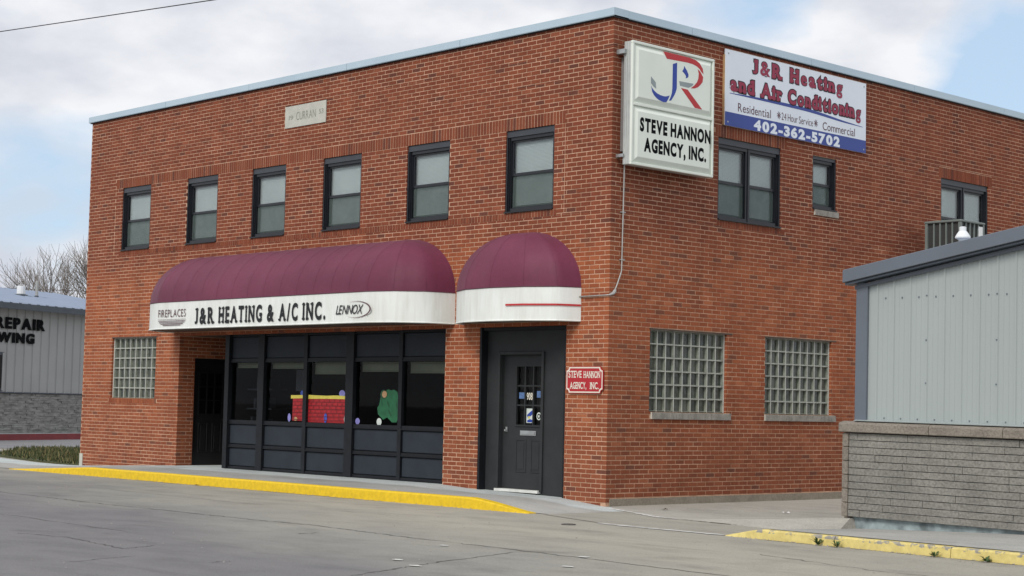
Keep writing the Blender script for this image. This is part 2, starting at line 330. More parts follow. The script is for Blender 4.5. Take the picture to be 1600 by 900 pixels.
# ------------------------------------------------------------------ lettering
_g = {}
def glyph(ch, bold=0.0, shear=0.0):
    k = (ch, bold, shear)
    if k in _g: return _g[k]
    c = bpy.data.curves.new('t', 'FONT'); c.body = ch; c.size = 1; c.offset = bold; c.resolution_u = 4; c.shear = shear; c.fill_mode = 'FRONT' if hasattr(c, 'fill_mode') else c.fill_mode
    o = bpy.data.objects.new('t', c); COL.objects.link(o)
    dg = bpy.context.evaluated_depsgraph_get(); dg.update(); me = o.evaluated_get(dg).to_mesh()
    v = [(p.co.x, p.co.y) for p in me.vertices]; f = [tuple(p.vertices) for p in me.polygons]
    o.evaluated_get(dg).to_mesh_clear(); bpy.data.objects.remove(o); bpy.data.curves.remove(c)
    _g[k] = (v, f); return _g[k]
SER = {'H': 'b1b8t1t8', 'E': 'b1t1', 'A': 'b0b9', 'T': 'b5', 'I': 'b5t5', 'N': 'b1t1t8', 'J': 't6', 'R': 'b1t1b9', 'n': 'b1b8x1', 'i': 'b5x3', 'r': 'b3x1', 'd': 't7b8', 'a': 'b8', 't': 'b6', 'C': '', 'G': 'm8', 'h': 'b1b8t1', '4': 'b7', '1': 'b5', '7': '', '5': ''}
def text(mb, s, u0, u1, z0, z1, d, bold=.0, serif=0, track=.08, space=.42, shear=0, capfit=True, grow=0):
    """lay the string into the rectangle u0..u1 x z0..z1 (cap height); mb.map turns (u,z,d) into space"""
    base = [glyph(c, 0, shear)[0] if c != ' ' else None for c in s]
    x = 0; place = []
    for c, v in zip(s, base):
        if v is None or not v: place.append(None); x += space; continue
        a = min(p[0] for p in v); b = max(p[0] for p in v)
        if shear: b = a + (b-a)*.86
        place.append((x-a, a, b)); x += (b-a)+track
    W = x-track; hc = max(p[1] for p in glyph('H', 0)[0])
    sx = (u1-u0)/W; sz = (z1-z0)/hc
    for c, pl in zip(s, place):
        if not pl: continue
        ylo = min(p[1] for p in glyph('J', 0)[0]); jf = lambda y: (y-ylo)*hc/(hc-ylo) if c == 'J' else y
        v, f = glyph(c, bold*.62 if c in 'e&g' and bold > .04 else bold, shear); off = len(mb.v)
        for p in v: mb.pt((u0+(p[0]+pl[0])*sx, z0+jf(p[1])*sz, d))
        mb.f += [[i+off for i in q] for q in f]
        if serif:
            a, b = pl[1]+pl[0], pl[2]+pl[0]; spec = SER.get(c, ''); xh = hc*.74
            for i in range(0, len(spec), 2):
                fx = {'0': .04, '1': .15, '3': .3, '5': .5, '6': .68, '7': .75, '8': .86, '9': .96}[spec[i+1]]
                cx = a+(b-a)*fx; hw = .15+grow*.6; th = serif+grow; yb = {'b': -grow, 't': hc-serif, 'x': xh-serif, 'm': hc*.40}[spec[i]]
                mb.quad(*[(u0+X*sx, z0+Y*sz, d+.0006) for X, Y in ((cx-hw, yb), (cx+hw, yb), (cx+hw, yb+th), (cx-hw, yb+th))])
    return mb
def sheet(mb, pts, d): mb.poly([(u, z, d) for u, z in pts]); return mb

# ------------------------------------------------------------------ brick walls
CH, Z0 = .06795, .07         # course height, first joint
TOP = 7.205
MOD = .2032; J = .0125
brick_pool = []              # (distance, mapping tuple, rect, depth)
def subtract(iv, cuts):
    out = [iv]
    for a, b in cuts:
        o = []
        for p, q in out:
            if b <= p or a >= q: o.append((p, q)); continue
            if a > p: o.append((p, a))
            if b < q: o.append((b, q))
        out = o
    return out
def wall_bricks(fr, umin, umax, holes, breaks=(), zmin=-1, zmax=TOP, phase=0, start=None, lo=0, hi=106, depth=.095, rnd=.02):
    """running bond rectangles (u0,u1,z0,z1) clipped by the openings"""
    res = []
    for r in range(-2, 107):
        za, zb = Z0+CH*r, Z0+CH*(r+1)-J
        za2, zb2 = max(za, zmin), min(zb, zmax)
        if zb2-za2 < .015: continue
        # split the course where an opening covers it only partly
        edges = sorted({za2, zb2, *[h for x in holes for h in (x[2], x[3]) if za2+.012 < h < zb2-.012]})
        for e0, e1 in zip(edges, edges[1:]):
            zc = (e0+e1)/2
            cuts = [(h[0], h[1]) for h in holes if h[2] < zc < h[3]]
            segs = subtract((umin, umax), cuts)
            for a, b in segs:
                pts = [a]+[x for x, l, h in breaks if a+.03 < x < b-.03 and l <= zc <= h]+[b]
                for p, q in zip(pts, pts[1:]):
                    k = math.floor((p-phase)/MOD)-1; sh = MOD/2 if r % 2 else 0
                    while True:
                        u0 = phase+sh+k*MOD; k += 1
                        if u0 >= q: break
                        c0 = max(u0+J/2, p+(0 if p == a else J/2)); c1 = min(u0+MOD-J/2, q-(0 if q == b else J/2))
                        if p == a and c0-p < J: c0 = p
                        if q == b and q-c1 < J: c1 = q
                        if c1-c0 > .022: res.append((c0, c1, e0+(0 if e0 == za2 else .004), e1))
    return res
def mortar(fr, u0, u1, z0, z1, holes, d=-.0035, deep=.13):
    mb = MB(fr); e = .004
    H = [(a-e, b+e, c-e, f+e) for a, b, c, f in holes]
    us = sorted({u0, u1, *[x for h in H for x in h[:2] if u0 < x < u1]}); zs = sorted({z0, z1, *[x for h in H for x in h[2:] if z0 < x < z1]})
    for a, b in zip(us, us[1:]):
        for c, f in zip(zs, zs[1:]):
            if any(h[0] <= (a+b)/2 <= h[1] and h[2] <= (c+f)/2 <= h[3] for h in H): continue
            mb.quad((a, c, d), (b, c, d), (b, f, d), (a, f, d))
    for a, b, c, f in H:
        c = max(c, z0)
        for q in (((a, c), (a, f)), ((b, c), (b, f)), ((a, c), (b, c)), ((a, f), (b, f))):
            mb.quad((q[0][0], q[0][1], d), (q[1][0], q[1][1], d), (q[1][0], q[1][1], d-deep), (q[0][0], q[0][1], d-deep))
    return mb
def emit(fr, rects, parent, cnt, depth=.095, mat=None, name='brickwork', dist=True):
    """cnt nearest rectangles become objects named brick, the rest one joined part"""
    def dd(r): return (Vector(fr((r[0]+r[1])/2, (r[2]+r[3])/2, 0))-CAM).length - (r[1]-r[0])*1.5
    rects = sorted(rects, key=dd); cache = {}
    def wob(): return random.uniform(-.0022, .0022)
    for r in rects[:cnt]:
        w, h = round(r[1]-r[0], 3), round(r[3]-r[2], 3)
        if (w, h) not in cache:
            mb = MB(fr0[fr]); mb.box((0, 0, -depth), (w, h, 0)); me = mb.mesh('brick', mat or M['brick']); cache[(w, h)] = me
        x = fr(r[0], r[2], wob()); o = link('brick', cache[(w, h)], parent, x)
    mb = MB(fr)
    for r in rects[cnt:]:
        mb.box((r[0], r[2], -depth), (r[1], r[3], wob()))
    if mb.v: mb.build(name, mat or M['brick'], parent, kind='stuff')
def fF(u, z, d): return (u, -d, z)
def fS(u, z, d): return (d, u, z)
fr0 = {FR: fF, SD: fS, RC: fS}

bld = thing('brick_building', 'two-storey red brick corner building with pale metal coping, maroon awnings and black framed windows', 'building')
L = -14.96
WH, WS = Z0+CH*83-J/2, 4.419
wins = [(-13.637, -12.567), (-11.256, -10.204), (-9.081, -8.035), (-6.930, -5.858), (-4.642, -3.579), (-2.259, -1.193)]
BT, RB = Z0+CH*86-J/2, 4.315
GB = (-13.83, -12.17, 1.434, 2.654)
F_open = [(a, b, WS, WH) for a, b in wins] + [GB, (RX, -3.576, -1, 2.662), (-2.76, -.86, -1, 2.655), (-8.10, -6.885, 6.352, 6.755)]
F_band = [(-13.905, -.958, WH, BT), (-13.72, -1.12, RB, WS), (GB[0]-.07, GB[1]+.06, GB[2]-.105, GB[2])]
S_open = [(2.436, 4.028, 4.403, WH), (4.889, 5.555, 4.81, 5.70), (8.769, 10.378, 4.403, 5.745), (.906, 2.705, 1.392, 2.628), (3.673, 5.456, 1.392, 2.628)]
S_band = [(2.36, 4.18, WH, BT), (2.42, 4.15, 4.30, 4.403), (8.70, 10.52, 5.745, 5.95), (.94, 2.80, 1.28, 1.392), (3.66, 5.56, 1.28, 1.392), (4.93, 5.60, 4.705, 4.81)]
SE = 15.0
front = mortar(FR, L, -.0035, -.3, TOP, F_open).build('front_wall', M['mortar'], bld, label='long street front of red brick with six upper windows')
side = mortar(SD, .0035, SE, -.3, TOP, S_open).build('side_wall', M['mortar'], bld, label='side wall of red brick facing the alley')
def rowparity(r): return int(round((r[2]-Z0)/CH)) % 2
fb = []
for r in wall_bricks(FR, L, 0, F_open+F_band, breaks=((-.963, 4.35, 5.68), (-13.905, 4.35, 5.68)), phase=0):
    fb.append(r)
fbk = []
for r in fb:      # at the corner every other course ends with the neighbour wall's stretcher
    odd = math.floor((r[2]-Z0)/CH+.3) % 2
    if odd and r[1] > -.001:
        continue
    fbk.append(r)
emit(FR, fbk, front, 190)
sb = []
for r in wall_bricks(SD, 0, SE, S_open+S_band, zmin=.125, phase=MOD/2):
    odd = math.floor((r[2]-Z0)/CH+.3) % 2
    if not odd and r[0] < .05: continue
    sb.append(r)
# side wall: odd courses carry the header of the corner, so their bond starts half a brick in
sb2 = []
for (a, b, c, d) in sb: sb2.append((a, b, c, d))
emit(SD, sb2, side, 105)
def band(fr, b, parent, n_pitch=.0677, mat=None, d=.004, name='soldier_course', depth=.09, kind=None):
    mb = MB(fr); n = max(1, round((b[1]-b[0])/n_pitch)); p = (b[1]-b[0])/n
    for i in range(n): mb.box((b[0]+i*p+.0062, b[2]+.004, -depth), (b[0]+(i+1)*p-.0062, b[3]-.009, d+random.uniform(-.002, .002)))
    return mb.build(name, mat or M['soldier'], parent, kind='stuff')
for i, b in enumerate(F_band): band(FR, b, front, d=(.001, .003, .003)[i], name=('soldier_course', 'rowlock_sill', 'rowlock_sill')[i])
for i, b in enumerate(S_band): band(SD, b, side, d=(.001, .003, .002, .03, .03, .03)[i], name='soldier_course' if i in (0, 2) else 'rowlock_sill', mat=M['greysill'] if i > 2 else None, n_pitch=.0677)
# joint filler under the grey sills so they read as one slab
for b in S_band[3:]: MB(SD).box((b[0]+.006, b[2]+.006, -.08), (b[1]-.006, b[3]-.008, .024)).build('sill_bed', M['stone'], side)
# other walls, roof, parapet
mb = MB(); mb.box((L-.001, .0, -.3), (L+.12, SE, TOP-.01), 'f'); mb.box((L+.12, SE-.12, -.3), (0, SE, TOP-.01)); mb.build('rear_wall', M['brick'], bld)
MB().box((L+.12, .14, 6.7), (-.14, SE-.12, 6.8)).build('flat_roof', M['grav'], bld)
MB().box((L+.13, .14, 6.78), (-.14, .25, TOP-.01)).box((-.25, .26, 6.78), (-.14, SE-.13, TOP-.01)).build('parapet_lining', M['grav'], bld)
MB().box((RX-.3, 1.62, -.1), (-.3, 4.0, 0)).build('ground_floor_slab', M['dark'], bld)
MB(FR).box((L-.0, -.3, -.12), (L+.12, .27, .012)).build('concrete_patch', M['stone'], front)
# foundation band on the alley side
MB(SD).box((.075, -.3, -.1), (SE, .118, .016)).build('foundation_band', M['found'], side)
# coping pieces
cz0, cz1 = 7.195, 7.305
xs = [L-.06, -12.05, -9.2, -6.27, -3.33, 0.06]
for a, b in zip(xs, xs[1:]):
    o = MB().prism([(a+.004, -.062, cz0), (a+.004, -.055, cz0-.012), (a+.004, -.045, cz0), (a+.004, .25, cz0), (a+.004, .25, cz1-.02), (a+.004, -.06, cz1)], (b-a-.008, 0, 0)).build('coping', M['coping'], bld)
ys = [.256, 1.7, 4.75, 7.8, 10.85, 13.9, SE+.05]
for i, (a, b) in enumerate(zip(ys, ys[1:])):
    MB().prism([(.062, a+.004, cz0), (.055, a+.004, cz0-.012), (.045, a+.004, cz0), (-.25, a+.004, cz0), (-.25, a+.004, cz1-.02), (.06, a+.004, cz1)], (0, b-a-.008, 0)).build('coping', M['coping'], bld)
MB().prism([(.0625, -.064, cz0), (.0625, -.064, cz1+.002), (-.01, -.064, cz1+.002), (-.01, -.064, cz0)], (0, .32, 0)).build('coping', M['coping'], bld)
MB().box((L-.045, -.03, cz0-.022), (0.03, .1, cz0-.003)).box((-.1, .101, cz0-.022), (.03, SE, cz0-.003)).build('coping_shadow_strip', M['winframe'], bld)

# name stone
MB(FR).box((-8.095, 6.356, -.1), (-6.89, 6.748, .012)).build('name_stone', M['stone'], front)
st = MB(FR); text(st, 'CURRAN', -7.76, -7.18, 6.475, 6.62, .0135, track=.1); st.build('carved_lettering', M['engr'], front); st = MB(FR); text(st, '19', -7.98, -7.85, 6.50, 6.575, .0135); st.build('carved_lettering', M['engr'], front); st = MB(FR); text(st, '53', -7.09, -6.96, 6.52, 6.605, .0135)
st.build('carved_lettering', M['engr'], front)

# ------------------------------------------------------------------ upper windows
def window(fr, u0, u1, z0, z1, parent, lights=1, head=.095, sill=True, blindz=0, cut=None):
    fm = MB(fr); g = .002
    u0 += g; u1 -= g; z1 -= g
    fw_ = .045
    # three nested steps of the metal frame
    for k, (w, d0, d1) in enumerate(((.028, -.13, -.012), (.05, -.13, -.04), (.068, -.13, -.062))):
        a = w*.0 if k == 0 else (.028, .05)[k-1]
        fm.box((u0+a, z0, d0), (u0+w, z1-head, d1)); fm.box((u1-w, z0, d0), (u1-a, z1-head, d1))
    fm.box((u0+.068, z1-head-.05, -.13), (u1-.068, z1-head, -.045)); fm.box((u0+.068, z0+.03, -.13), (u1-.068, z0+.075, -.045))
    fo = fm.build('window', M['winframe'], parent)
    MB(fr).box((u0, z1-head+.001, -.13), (u1, z1, -.022)).build('head_panel', M['headpanel'], fo)
    bevel(MB(fr).prism([(u0-.0, z0-.003, -.13), (u0, z0-.003, .028), (u0, z0+.018, .028), (u0, z0+.03, -.13)], fr_u(u1-u0)).build('sill', M['winframe'], fo), .003)
    n = lights; a0, a1 = u0+.068, u1-.068; mw = .11
    wd = (a1-a0-mw*(n-1))/n; zb, zt = z0+.075, z1-head-.05; zm = (zb+zt)/2
    for i in range(n):
        a = a0+i*(wd+mw); b = a+wd
        if i < n-1: MB(fr).box((b, z0+.031, -.129), (b+mw*.42, z1-head-.001, -.05)).box((b+mw*.42, z0+.031, -.129), (b+mw*.58, z1-head-.001, -.035)).box((b+mw*.58, z0+.031, -.129), (b+mw, z1-head-.001, -.05)).build('mullion', M['winframe'], fo)
        s = MB(fr); w = .034
        for (p, q, d) in ((zm-.022, zt, -.078), (zb, zm+.022, -.10)):
            dd = (d-.02, d)
            s.box((a, p, dd[0]), (a+w, q, dd[1])); s.box((b-w, p, dd[0]), (b, q, dd[1])); s.box((a+w, p, dd[0]), (b-w, p+.044, dd[1])); s.box((a+w, q-.03, dd[0]), (b-w, q, dd[1]))
        s.build('sash', M['winframe'], fo)
        MB(fr).quad((a+w, zm+.022, -.09), (b-w, zm+.022, -.09), (b-w, zt-.03, -.09), (a+w, zt-.03, -.09)).build('pane', M['pane'], fo)
        MB(fr).quad((a+w, zb+.044, -.112), (b-w, zb+.044, -.112), (b-w, zm-.0, -.112), (a+w, zm-.0, -.112)).build('pane', M['pane'], fo)
        MB(fr).quad((a+.01, zb+.02, -.094), (b-.01, zb+.02, -.094), (b-.01, zm+.0, -.094), (a+.01, zm+.0, -.094)).build('insect_screen', M['screen'], fo)
        bl = MB(fr); z = zt-.004; bz = zb if cut is None else cut
        while z > bz:
            bl.quad((a-.01, z, -.150), (b+.01, z, -.150), (b+.01, z-.0215, -.139), (a-.01, z-.0215, -.139)); z -= .0205
        bl.build('blind', M['blind'], fo)
    MB(fr).box((u0-.05, z0-.05, -.5), (u1+.05, z1+.05, -.18), 'k' if 0 else '').build('dark_room', M['dark'], fo)
    return fo
def fr_u(l): return (l, 0, 0)
for a, b in wins: window(FR, a, b, WS, WH, front)
window(SD, 2.436, 4.028, 4.403, WH, side, lights=2)
window(SD, 4.889, 5.555, 4.81, 5.70, side, head=.05)
window(SD, 8.769, 10.378, 4.403, 5.745, side, lights=2)

# ------------------------------------------------------------------ glass block windows
def glass_blocks(fr, h, nc, nr, parent):
    u0, u1, z0, z1 = h; bk = MB(fr); e = .002
    bk.box((u0+e, z0+e, -.13), (u1-e, z1-e, -.095)); [bk.box((u0+.023+k*(u1-u0-.044)/nc-.006, z0+e, -.0949), (u0+.023+k*(u1-u0-.044)/nc+.005, z1-.021, -.0480)) for k in range(1, nc)]; [bk.box((u0+.023, z0+k*(z1-z0-.022)/nr-.002, -.0948), (u1-.023, z0+k*(z1-z0-.022)/nr+.007, -.0470)) for k in range(1, nr)]
    w = MB(fr); w.box((u0+e, z0+e, -.071), (u0+.022, z1-e, -.045)).box((u1-.022, z0+e, -.071), (u1-e, z1-e, -.045)).box((u0+.022, z1-.02, -.071), (u1-.022, z1-e, -.045))
    root = bk.build('glass_block_window', M['blockjoint'], parent); w.build('frame', M['blockjoint'], root)
    pu, pz = (u1-u0-.044)/nc, (z1-z0-.022)/nr
    g = .0045; ww, hh = pu-2*g, pz-2*g; mb = MB(fr0[fr]); wl_ = MB(fr0[fr])
    b1, b2, dp = .004, .016, -.038
    R0 = [(0, 0, -.006), (ww, 0, -.006), (ww, hh, -.006), (0, hh, -.006)]; R1 = [(b1, b1, 0), (ww-b1, b1, 0), (ww-b1, hh-b1, 0), (b1, hh-b1, 0)]
    R2 = [(b1+.004, b1+.004, -.001), (ww-b1-.004, b1+.004, -.001), (ww-b1-.004, hh-b1-.004, -.001), (b1+.004, hh-b1-.004, -.001)]; R3 = [(b2, b2, dp), (ww-b2, b2, dp), (ww-b2, hh-b2, dp), (b2, hh-b2, dp)]
    ids = [[mb.pt(p) for p in r] for r in (R0, R1, R2, R3)]
    for A, B in zip(ids, ids[1:]):
        for k in range(4): mb.f.append([A[k], A[(k+1) % 4], B[(k+1) % 4], B[k]])
    mb.f.append(ids[-1])
    me = mb.mesh('glass_block', M['blockside']); me.materials.append(M['blocks']); me.polygons[len(me.polygons)-1].material_index = 1
    for i in range(nc):
        for j in range(nr): link('glass_block', me, root, fr(u0+.022+i*pu+g, z0+.002+j*pz+g, -.050))
    return root
for fr_, h, par in ((FR, GB, front), (SD, S_open[3], side), (SD, S_open[4], side)):
    MB(fr_).box((h[0]-.02, h[3]-.012, -.10), (h[1]+(.13 if fr_ is SD else .03), h[3]+.010, .0035)).build('steel_lintel', M['soffit'], par)
glass_blocks(FR, GB, 8, 6, front)
glass_blocks(SD, S_open[3], 9, 6, side)
glass_blocks(SD, S_open[4], 9, 6, side)

# ------------------------------------------------------------------ shop front (painted frame, panels, panes)
D0 = -.15
sf = MB(FR)
VX = [(-9.95, -9.80), (-8.91, -8.70), (-7.52, -7.42), (-6.31, -6.08), (-4.89, -4.80), (-3.73, -3.58)]
for i, (a, b) in enumerate(VX):
    if i in (1, 3): sf.box((a, .165, D0-.10), (a+.10, 2.66, D0+.012)).box((a+.103, .165, D0-.10), (b, 2.66, D0+.03))
    elif i == 0: sf.box((a, .165, D0-.10), (a+.07, 2.66, D0+.03)).box((a+.073, .165, D0-.10), (b, 2.66, D0+.045))
    else: sf.box((a, .165, D0-.10), (b, 2.66, D0+.012))
shop = sf.build('shop_front', M['black'], front)
rails = ((.165, .215), (.56, .62), (.995, 1.07), (2.135, 2.205), (2.615, 2.66))
bays = [(VX[i][1], VX[i+1][0]) for i in range(5)]
for (a, b) in bays:
    rm = MB(FR)
    for z0, z1 in rails: rm.box((a+.001, z0, D0-.09), (b-.001, z1, D0)); rm.box((a+.001, z0+.004, D0+.001), (b-.001, z0+.016, D0+.012))
    rm.each('rail', M['black'], shop)
    for z0, z1 in ((.215, .56), (.62, .995), (2.205, 2.615)):
        bevel(MB(FR).box((a+.012, z0+.012, D0-.05), (b-.012, z1-.012, D0-.022)).build('panel', M['slate'], shop), .008, 2)
        MB(FR).box((a+.001, z0+.001, D0-.08), (b-.001, z1-.001, D0-.052)).build('panel_backing', M['black'], shop)
    MB(FR).quad((a, 1.07, D0-.045), (b, 1.07, D0-.045), (b, 2.135, D0-.045), (a, 2.135, D0-.045)).build('pane', M['shopglass'], shop)
for (a, b), zb in zip(bays, (2.06, 2.045, 1.945, 1.99, 1.965)):
    bl = MB(FR).box((a+.03, zb, D0-.17), (b-.03, 2.105, D0-.15))
    bl.box((a+.03, 2.108, D0-.2), (b-.03, 2.134, D0-.14)); bl.box((a+.03, zb-.022, D0-.172), (b-.03, zb-.003, D0-.146))
    bl.each('blind', M['valance'], shop)
# shop interior
ir = MB(); ir.box((-9.80, .26, .10), (-3.60, 4.2, 2.75), 'f'); ir.build('shop_room', M['dark'], shop)
sh_ = MB()
for k in range(4): sh_.box((-9.75, .5, .55+k*.36), (-8.95, .85, .58+k*.36))
for k in range(9): sh_.box((-9.72+.085*k, .52, .58+.36*(k % 4)), (-9.66+.085*k, .74, .74+.36*(k % 4)+.05*random.random()))
sh_.build('display_shelf', M['headpanel'], shop)
MB(FR).box((-7.86, 1.62, D0-.09), (-7.62, 2.0, D0-.085)).build('paper_notice', M['headpanel'], shop)
# recess lining: left return of the shop front, back wall, ceiling, side wall with its door
MB().box((-9.90, .262, .16), (-9.82, 1.6, 2.66)).build('return_panel', M['black'], shop)
rec = MB().box((RX, 1.6, .1), (-9.83, 1.66, 2.66)).box((RX, .135, 2.662), (-3.58, 1.66, 2.70)).build('recess_lining', M['soffit'], front)
RD = (.36, 1.22, .1, 2.235)
rw = mortar(RC, .1, 1.6, -.2, 2.66, [RD]).build('recess_wall', M['mortar'], bld)
emit(RC, wall_bricks(RC, .098, 1.6, [RD], zmax=2.655, phase=.0), rw, 0)

def nine_lite_door(fr, u0, u1, z0, z1, d, parent, mat, lu0, lu1, lz0, lz1, pz0, pz1, flip=False):
    dr = MB(fr)
    # slab with the glazed hole
    dr.box((u0, z0, d-.045), (lu0, z1, d)).box((lu1, z0, d-.045), (u1, z1, d)).box((lu0, z0, d-.045), (lu1, lz0, d)).box((lu0, lz1, d-.045), (lu1, z1, d))
    door = dr.build('door', mat, parent)
    fm = MB(fr); t = .028
    fm.box((lu0-t, lz0-t, d+.001), (lu0, lz1+t, d+.016)).box((lu1, lz0-t, d+.001), (lu1+t, lz1+t, d+.016)).box((lu0, lz0-t, d+.001), (lu1, lz0, d+.016)).box((lu0, lz1, d+.001), (lu1, lz1+t, d+.016))
    wu, wz = (lu1-lu0)/3, (lz1-lz0)/3
    for k in (1, 2):
        fm.box((lu0+k*wu-.011, lz0, d-.022), (lu0+k*wu+.011, lz1, d+.012))
        for i in range(3): fm.box((lu0+i*wu+.0115, lz0+k*wz-.011, d-.021), (lu0+(i+1)*wu-.0115, lz0+k*wz+.011, d+.011))
    fm.build('glazing_bars', mat, door)
    for i in range(3):
        for j in range(3): MB(fr).quad(*[(lu0+(i+a)*wu, lz0+(j+b)*wz, d-.02) for a, b in ((0, 0), (1, 0), (1, 1), (0, 1))]).build('pane', M['shopglass'], door)
    MB(fr).box((lu0-.05, lz0-.05, d-.12), (lu1+.05, lz1+.05, d-.10)).build('dark_backing', M['dark'], door)
    mid = (lu0+lu1)/2
    for a, b in ((lu0-.01, mid-.05), (mid+.05, lu1+.01)):
        w = MB(fr); t = .022
        w.box((a, pz0, d+.0005), (a+t, pz1, d+.008)).box((b-t, pz0, d+.0005), (b, pz1, d+.008)).box((a+t, pz0, d+.0005), (b-t, pz0+t, d+.008)).box((a+t, pz1-t, d+.0005), (b-t, pz1, d+.008))
        w.box((a+.05, pz0+.05, d+.0005), (b-.05, pz1-.05, d+.006))
        bevel(w.build('door_panel', mat, door), .004)
    return door
ld = nine_lite_door(RC, .40, 1.19, .175, 2.17, -.05, rw, M['blackdoor'], .52, 1.04, 1.16, 1.95, .42, .98)
MB(RC).box((.362, .165, -.12), (.398, 2.233, -.02)).box((1.192, .165, -.12), (1.218, 2.233, -.02)).box((.398, 2.172, -.12), (1.192, 2.233, -.02)).build('door_frame', M['blackdoor'], rw)
MB(RC).lathe([(.0, 0), (.0, 0)], (0, 0, 0), 3)
k = MB(RC); k.box((1.10, 1.02, -.05), (1.125, 1.06, .0)); k.box((1.095, 1.015, -.005), (1.13, 1.065, .02)); bevel(k.build('handle', M['chrome'], ld), .006, 2)

# right-hand entrance: charcoal surround and nine-light door
P0 = -.14
sr = MB(FR); sr.box((-2.755, .02, P0-.06), (-2.43, 2.65, P0)).box((-1.47, .02, P0-.06), (-.865, 2.65, P0)).box((-2.43, 2.255, P0-.06), (-1.47, 2.65, P0))
ent = sr.build('entrance_surround', M['char'], front)
mb = MB(FR); mb.box((-2.756, .02, P0+.001), (-2.715, 2.65, .0)).box((-.90, .02, P0+.001), (-.864, 2.65, -.005)).box((-2.714, 2.60, P0+.001), (-.901, 2.65, -.03)); [bevel(o, .004) for o in mb.each('edge_trim', M['black'], ent)]
mb = MB(FR); mb.box((-2.46, .14, P0+.001), (-2.405, 2.275, P0+.03)).box((-1.495, .14, P0+.001), (-1.44, 2.275, P0+.03)).box((-2.405, 2.225, P0+.001), (-1.495, 2.275, P0+.03)); [bevel(o, .006) for o in mb.each('casing', M['char'], ent)]
mb = MB(FR); mb.box((-2.43, .14, P0-.12), (-2.395, 2.254, P0-.0605)).box((-1.505, .14, P0-.12), (-1.47, 2.254, P0-.0605)).box((-2.429, .14, P0-.0604), (-2.40, 2.254, P0-.0)).box((-1.50, .14, P0-.0604), (-1.471, 2.254, P0-.0)).box((-2.395, 2.22, P0-.12), (-1.505, 2.254, P0-.0)).each('door_frame', M['char'], ent)
rd = nine_lite_door(FR, -2.394, -1.506, .165, 2.218, P0-.065, ent, M['char'], -2.10, -1.555, 1.15, 2.045, .42, .93)
dd = P0-.065
mb = MB(FR); mb.box((-2.01, .985, dd+.001), (-1.667, 1.06, dd+.012)); mb.box((-1.985, 1.0, dd+.013), (-1.69, 1.045, dd+.02)); bevel(mb.build('mail_slot', M['chrome'], rd), .004, 2)
mb = MB(FR); mb.box((-2.34, 1.03, dd+.001), (-2.30, 1.11, dd+.012)); mb.box((-2.335, 1.04, dd+.013), (-2.305, 1.07, dd+.045)); bevel(mb.build('handle', M['chrome'], rd), .008, 2)
MB(FR).box((-2.45, .12, P0-.1), (-1.49, .160, P0+.06)).build('threshold', M['pale'], ent)
gl = dd-.014
text(MB(FR), '908', -1.90, -1.775, 1.535, 1.64, gl, bold=.02).build('street_number', M['cream'], rd)
mb = MB(FR); mb.box((-1.90, 1.18, gl-.002), (-1.735, 1.40, gl)); mb.build('poster', M['artwhite'], rd)
mb = MB(FR); sheet(mb, [(-1.89, 1.30), (-1.80, 1.36), (-1.745, 1.39), (-1.745, 1.33), (-1.80, 1.29), (-1.86, 1.25)], gl+.002); sheet(mb, [(-1.88, 1.19), (-1.75, 1.19), (-1.75, 1.22), (-1.82, 1.24), (-1.88, 1.22)], gl+.002); mb.build('poster_print', M['logoblue'], rd)
mb = MB(FR); sheet(mb, [(-1.84+.02*math.cos(t*.785), 1.265+.022*math.sin(t*.785)) for t in range(8)], gl+.003); mb.build('poster_print', M['artyel'], rd)
mb = MB(FR)
for r0, r1 in ((.055, .038), (.02, .0)):
    for t in range(16):
        a, b = t*math.pi/8, (t+1)*math.pi/8; c = (-1.63, 1.285)
        mb.quad(*[(c[0]+r*math.cos(x)*.9, c[1]+r*math.sin(x)*1.1, gl) for r, x in ((r0, a), (r0, b), (r1, b), (r1, a))])
mb.build('round_sticker', M['artwhite'], rd)
MB(FR).box((-2.07, 1.55, gl-.002), (-1.94, 1.645, gl)).build('sticker', M['sticker'], rd)
MB(FR).box((-1.68, 1.57, gl-.002), (-1.60, 1.67, gl)).build('sticker', M['sticker'], rd)
MB().box((-2.75, .30, .0), (-.87, .5, 2.6)).build('entry_backing', M['dark'], ent)

# ------------------------------------------------------------------ painted decoration on the shop panes
G = D0-.043
def art(name, mat, shapes, d=0):
    mb = MB(FR)
    for k, s_ in enumerate(shapes): sheet(mb, s_, G+d+.0004*k)
    return mb.build(name, mat, shop)
def rect(a, b, c, d): return [(a, c), (b, c), (b, d), (a, d)]
def blob(cx, cz, rx, rz, n=14, w=.0, ph=0): return [(cx+rx*math.cos(t*2*math.pi/n+ph)*(1+w*math.sin(5*t)), cz+rz*math.sin(t*2*math.pi/n+ph)*(1+w*math.cos(3*t))) for t in range(n)]
art('painted_brick_wall', M['artred'], [rect(-7.88, -7.522, 1.09, 1.49), rect(-7.415, -6.36, 1.075, 1.495)], .001)
ln = []
for k in range(6):
    z = 1.425-.063*k
    for a, b in ((-7.88, -7.525), (-7.41, -6.365)):
        ln.append([(a, z), (b, z+.004), (b, z+.013), (a, z+.009)])
        x = a+(.07 if k % 2 else .14)
        while x < b-.03: ln.append(rect(x, x+.010, z+.012, z+.056)); x += random.uniform(.13, .17)
art('painted_mortar_lines', M['artline'], ln, .003)
art('painted_wall_cap', M['artyel'], [[(-7.935, 1.485), (-7.522, 1.495), (-7.522, 1.552), (-7.935, 1.545)], [(-7.415, 1.485), (-6.9, 1.492), (-6.325, 1.49), (-6.325, 1.545), (-6.6, 1.553), (-6.9, 1.545), (-7.415, 1.555)]], .006)
art('painted_egg', M['artblue'], [blob(-7.61, 1.585, .055, .045)], .002)
art('painted_egg', M['artlilac'], [blob(-6.46, 1.585, .085, .062)], .002)
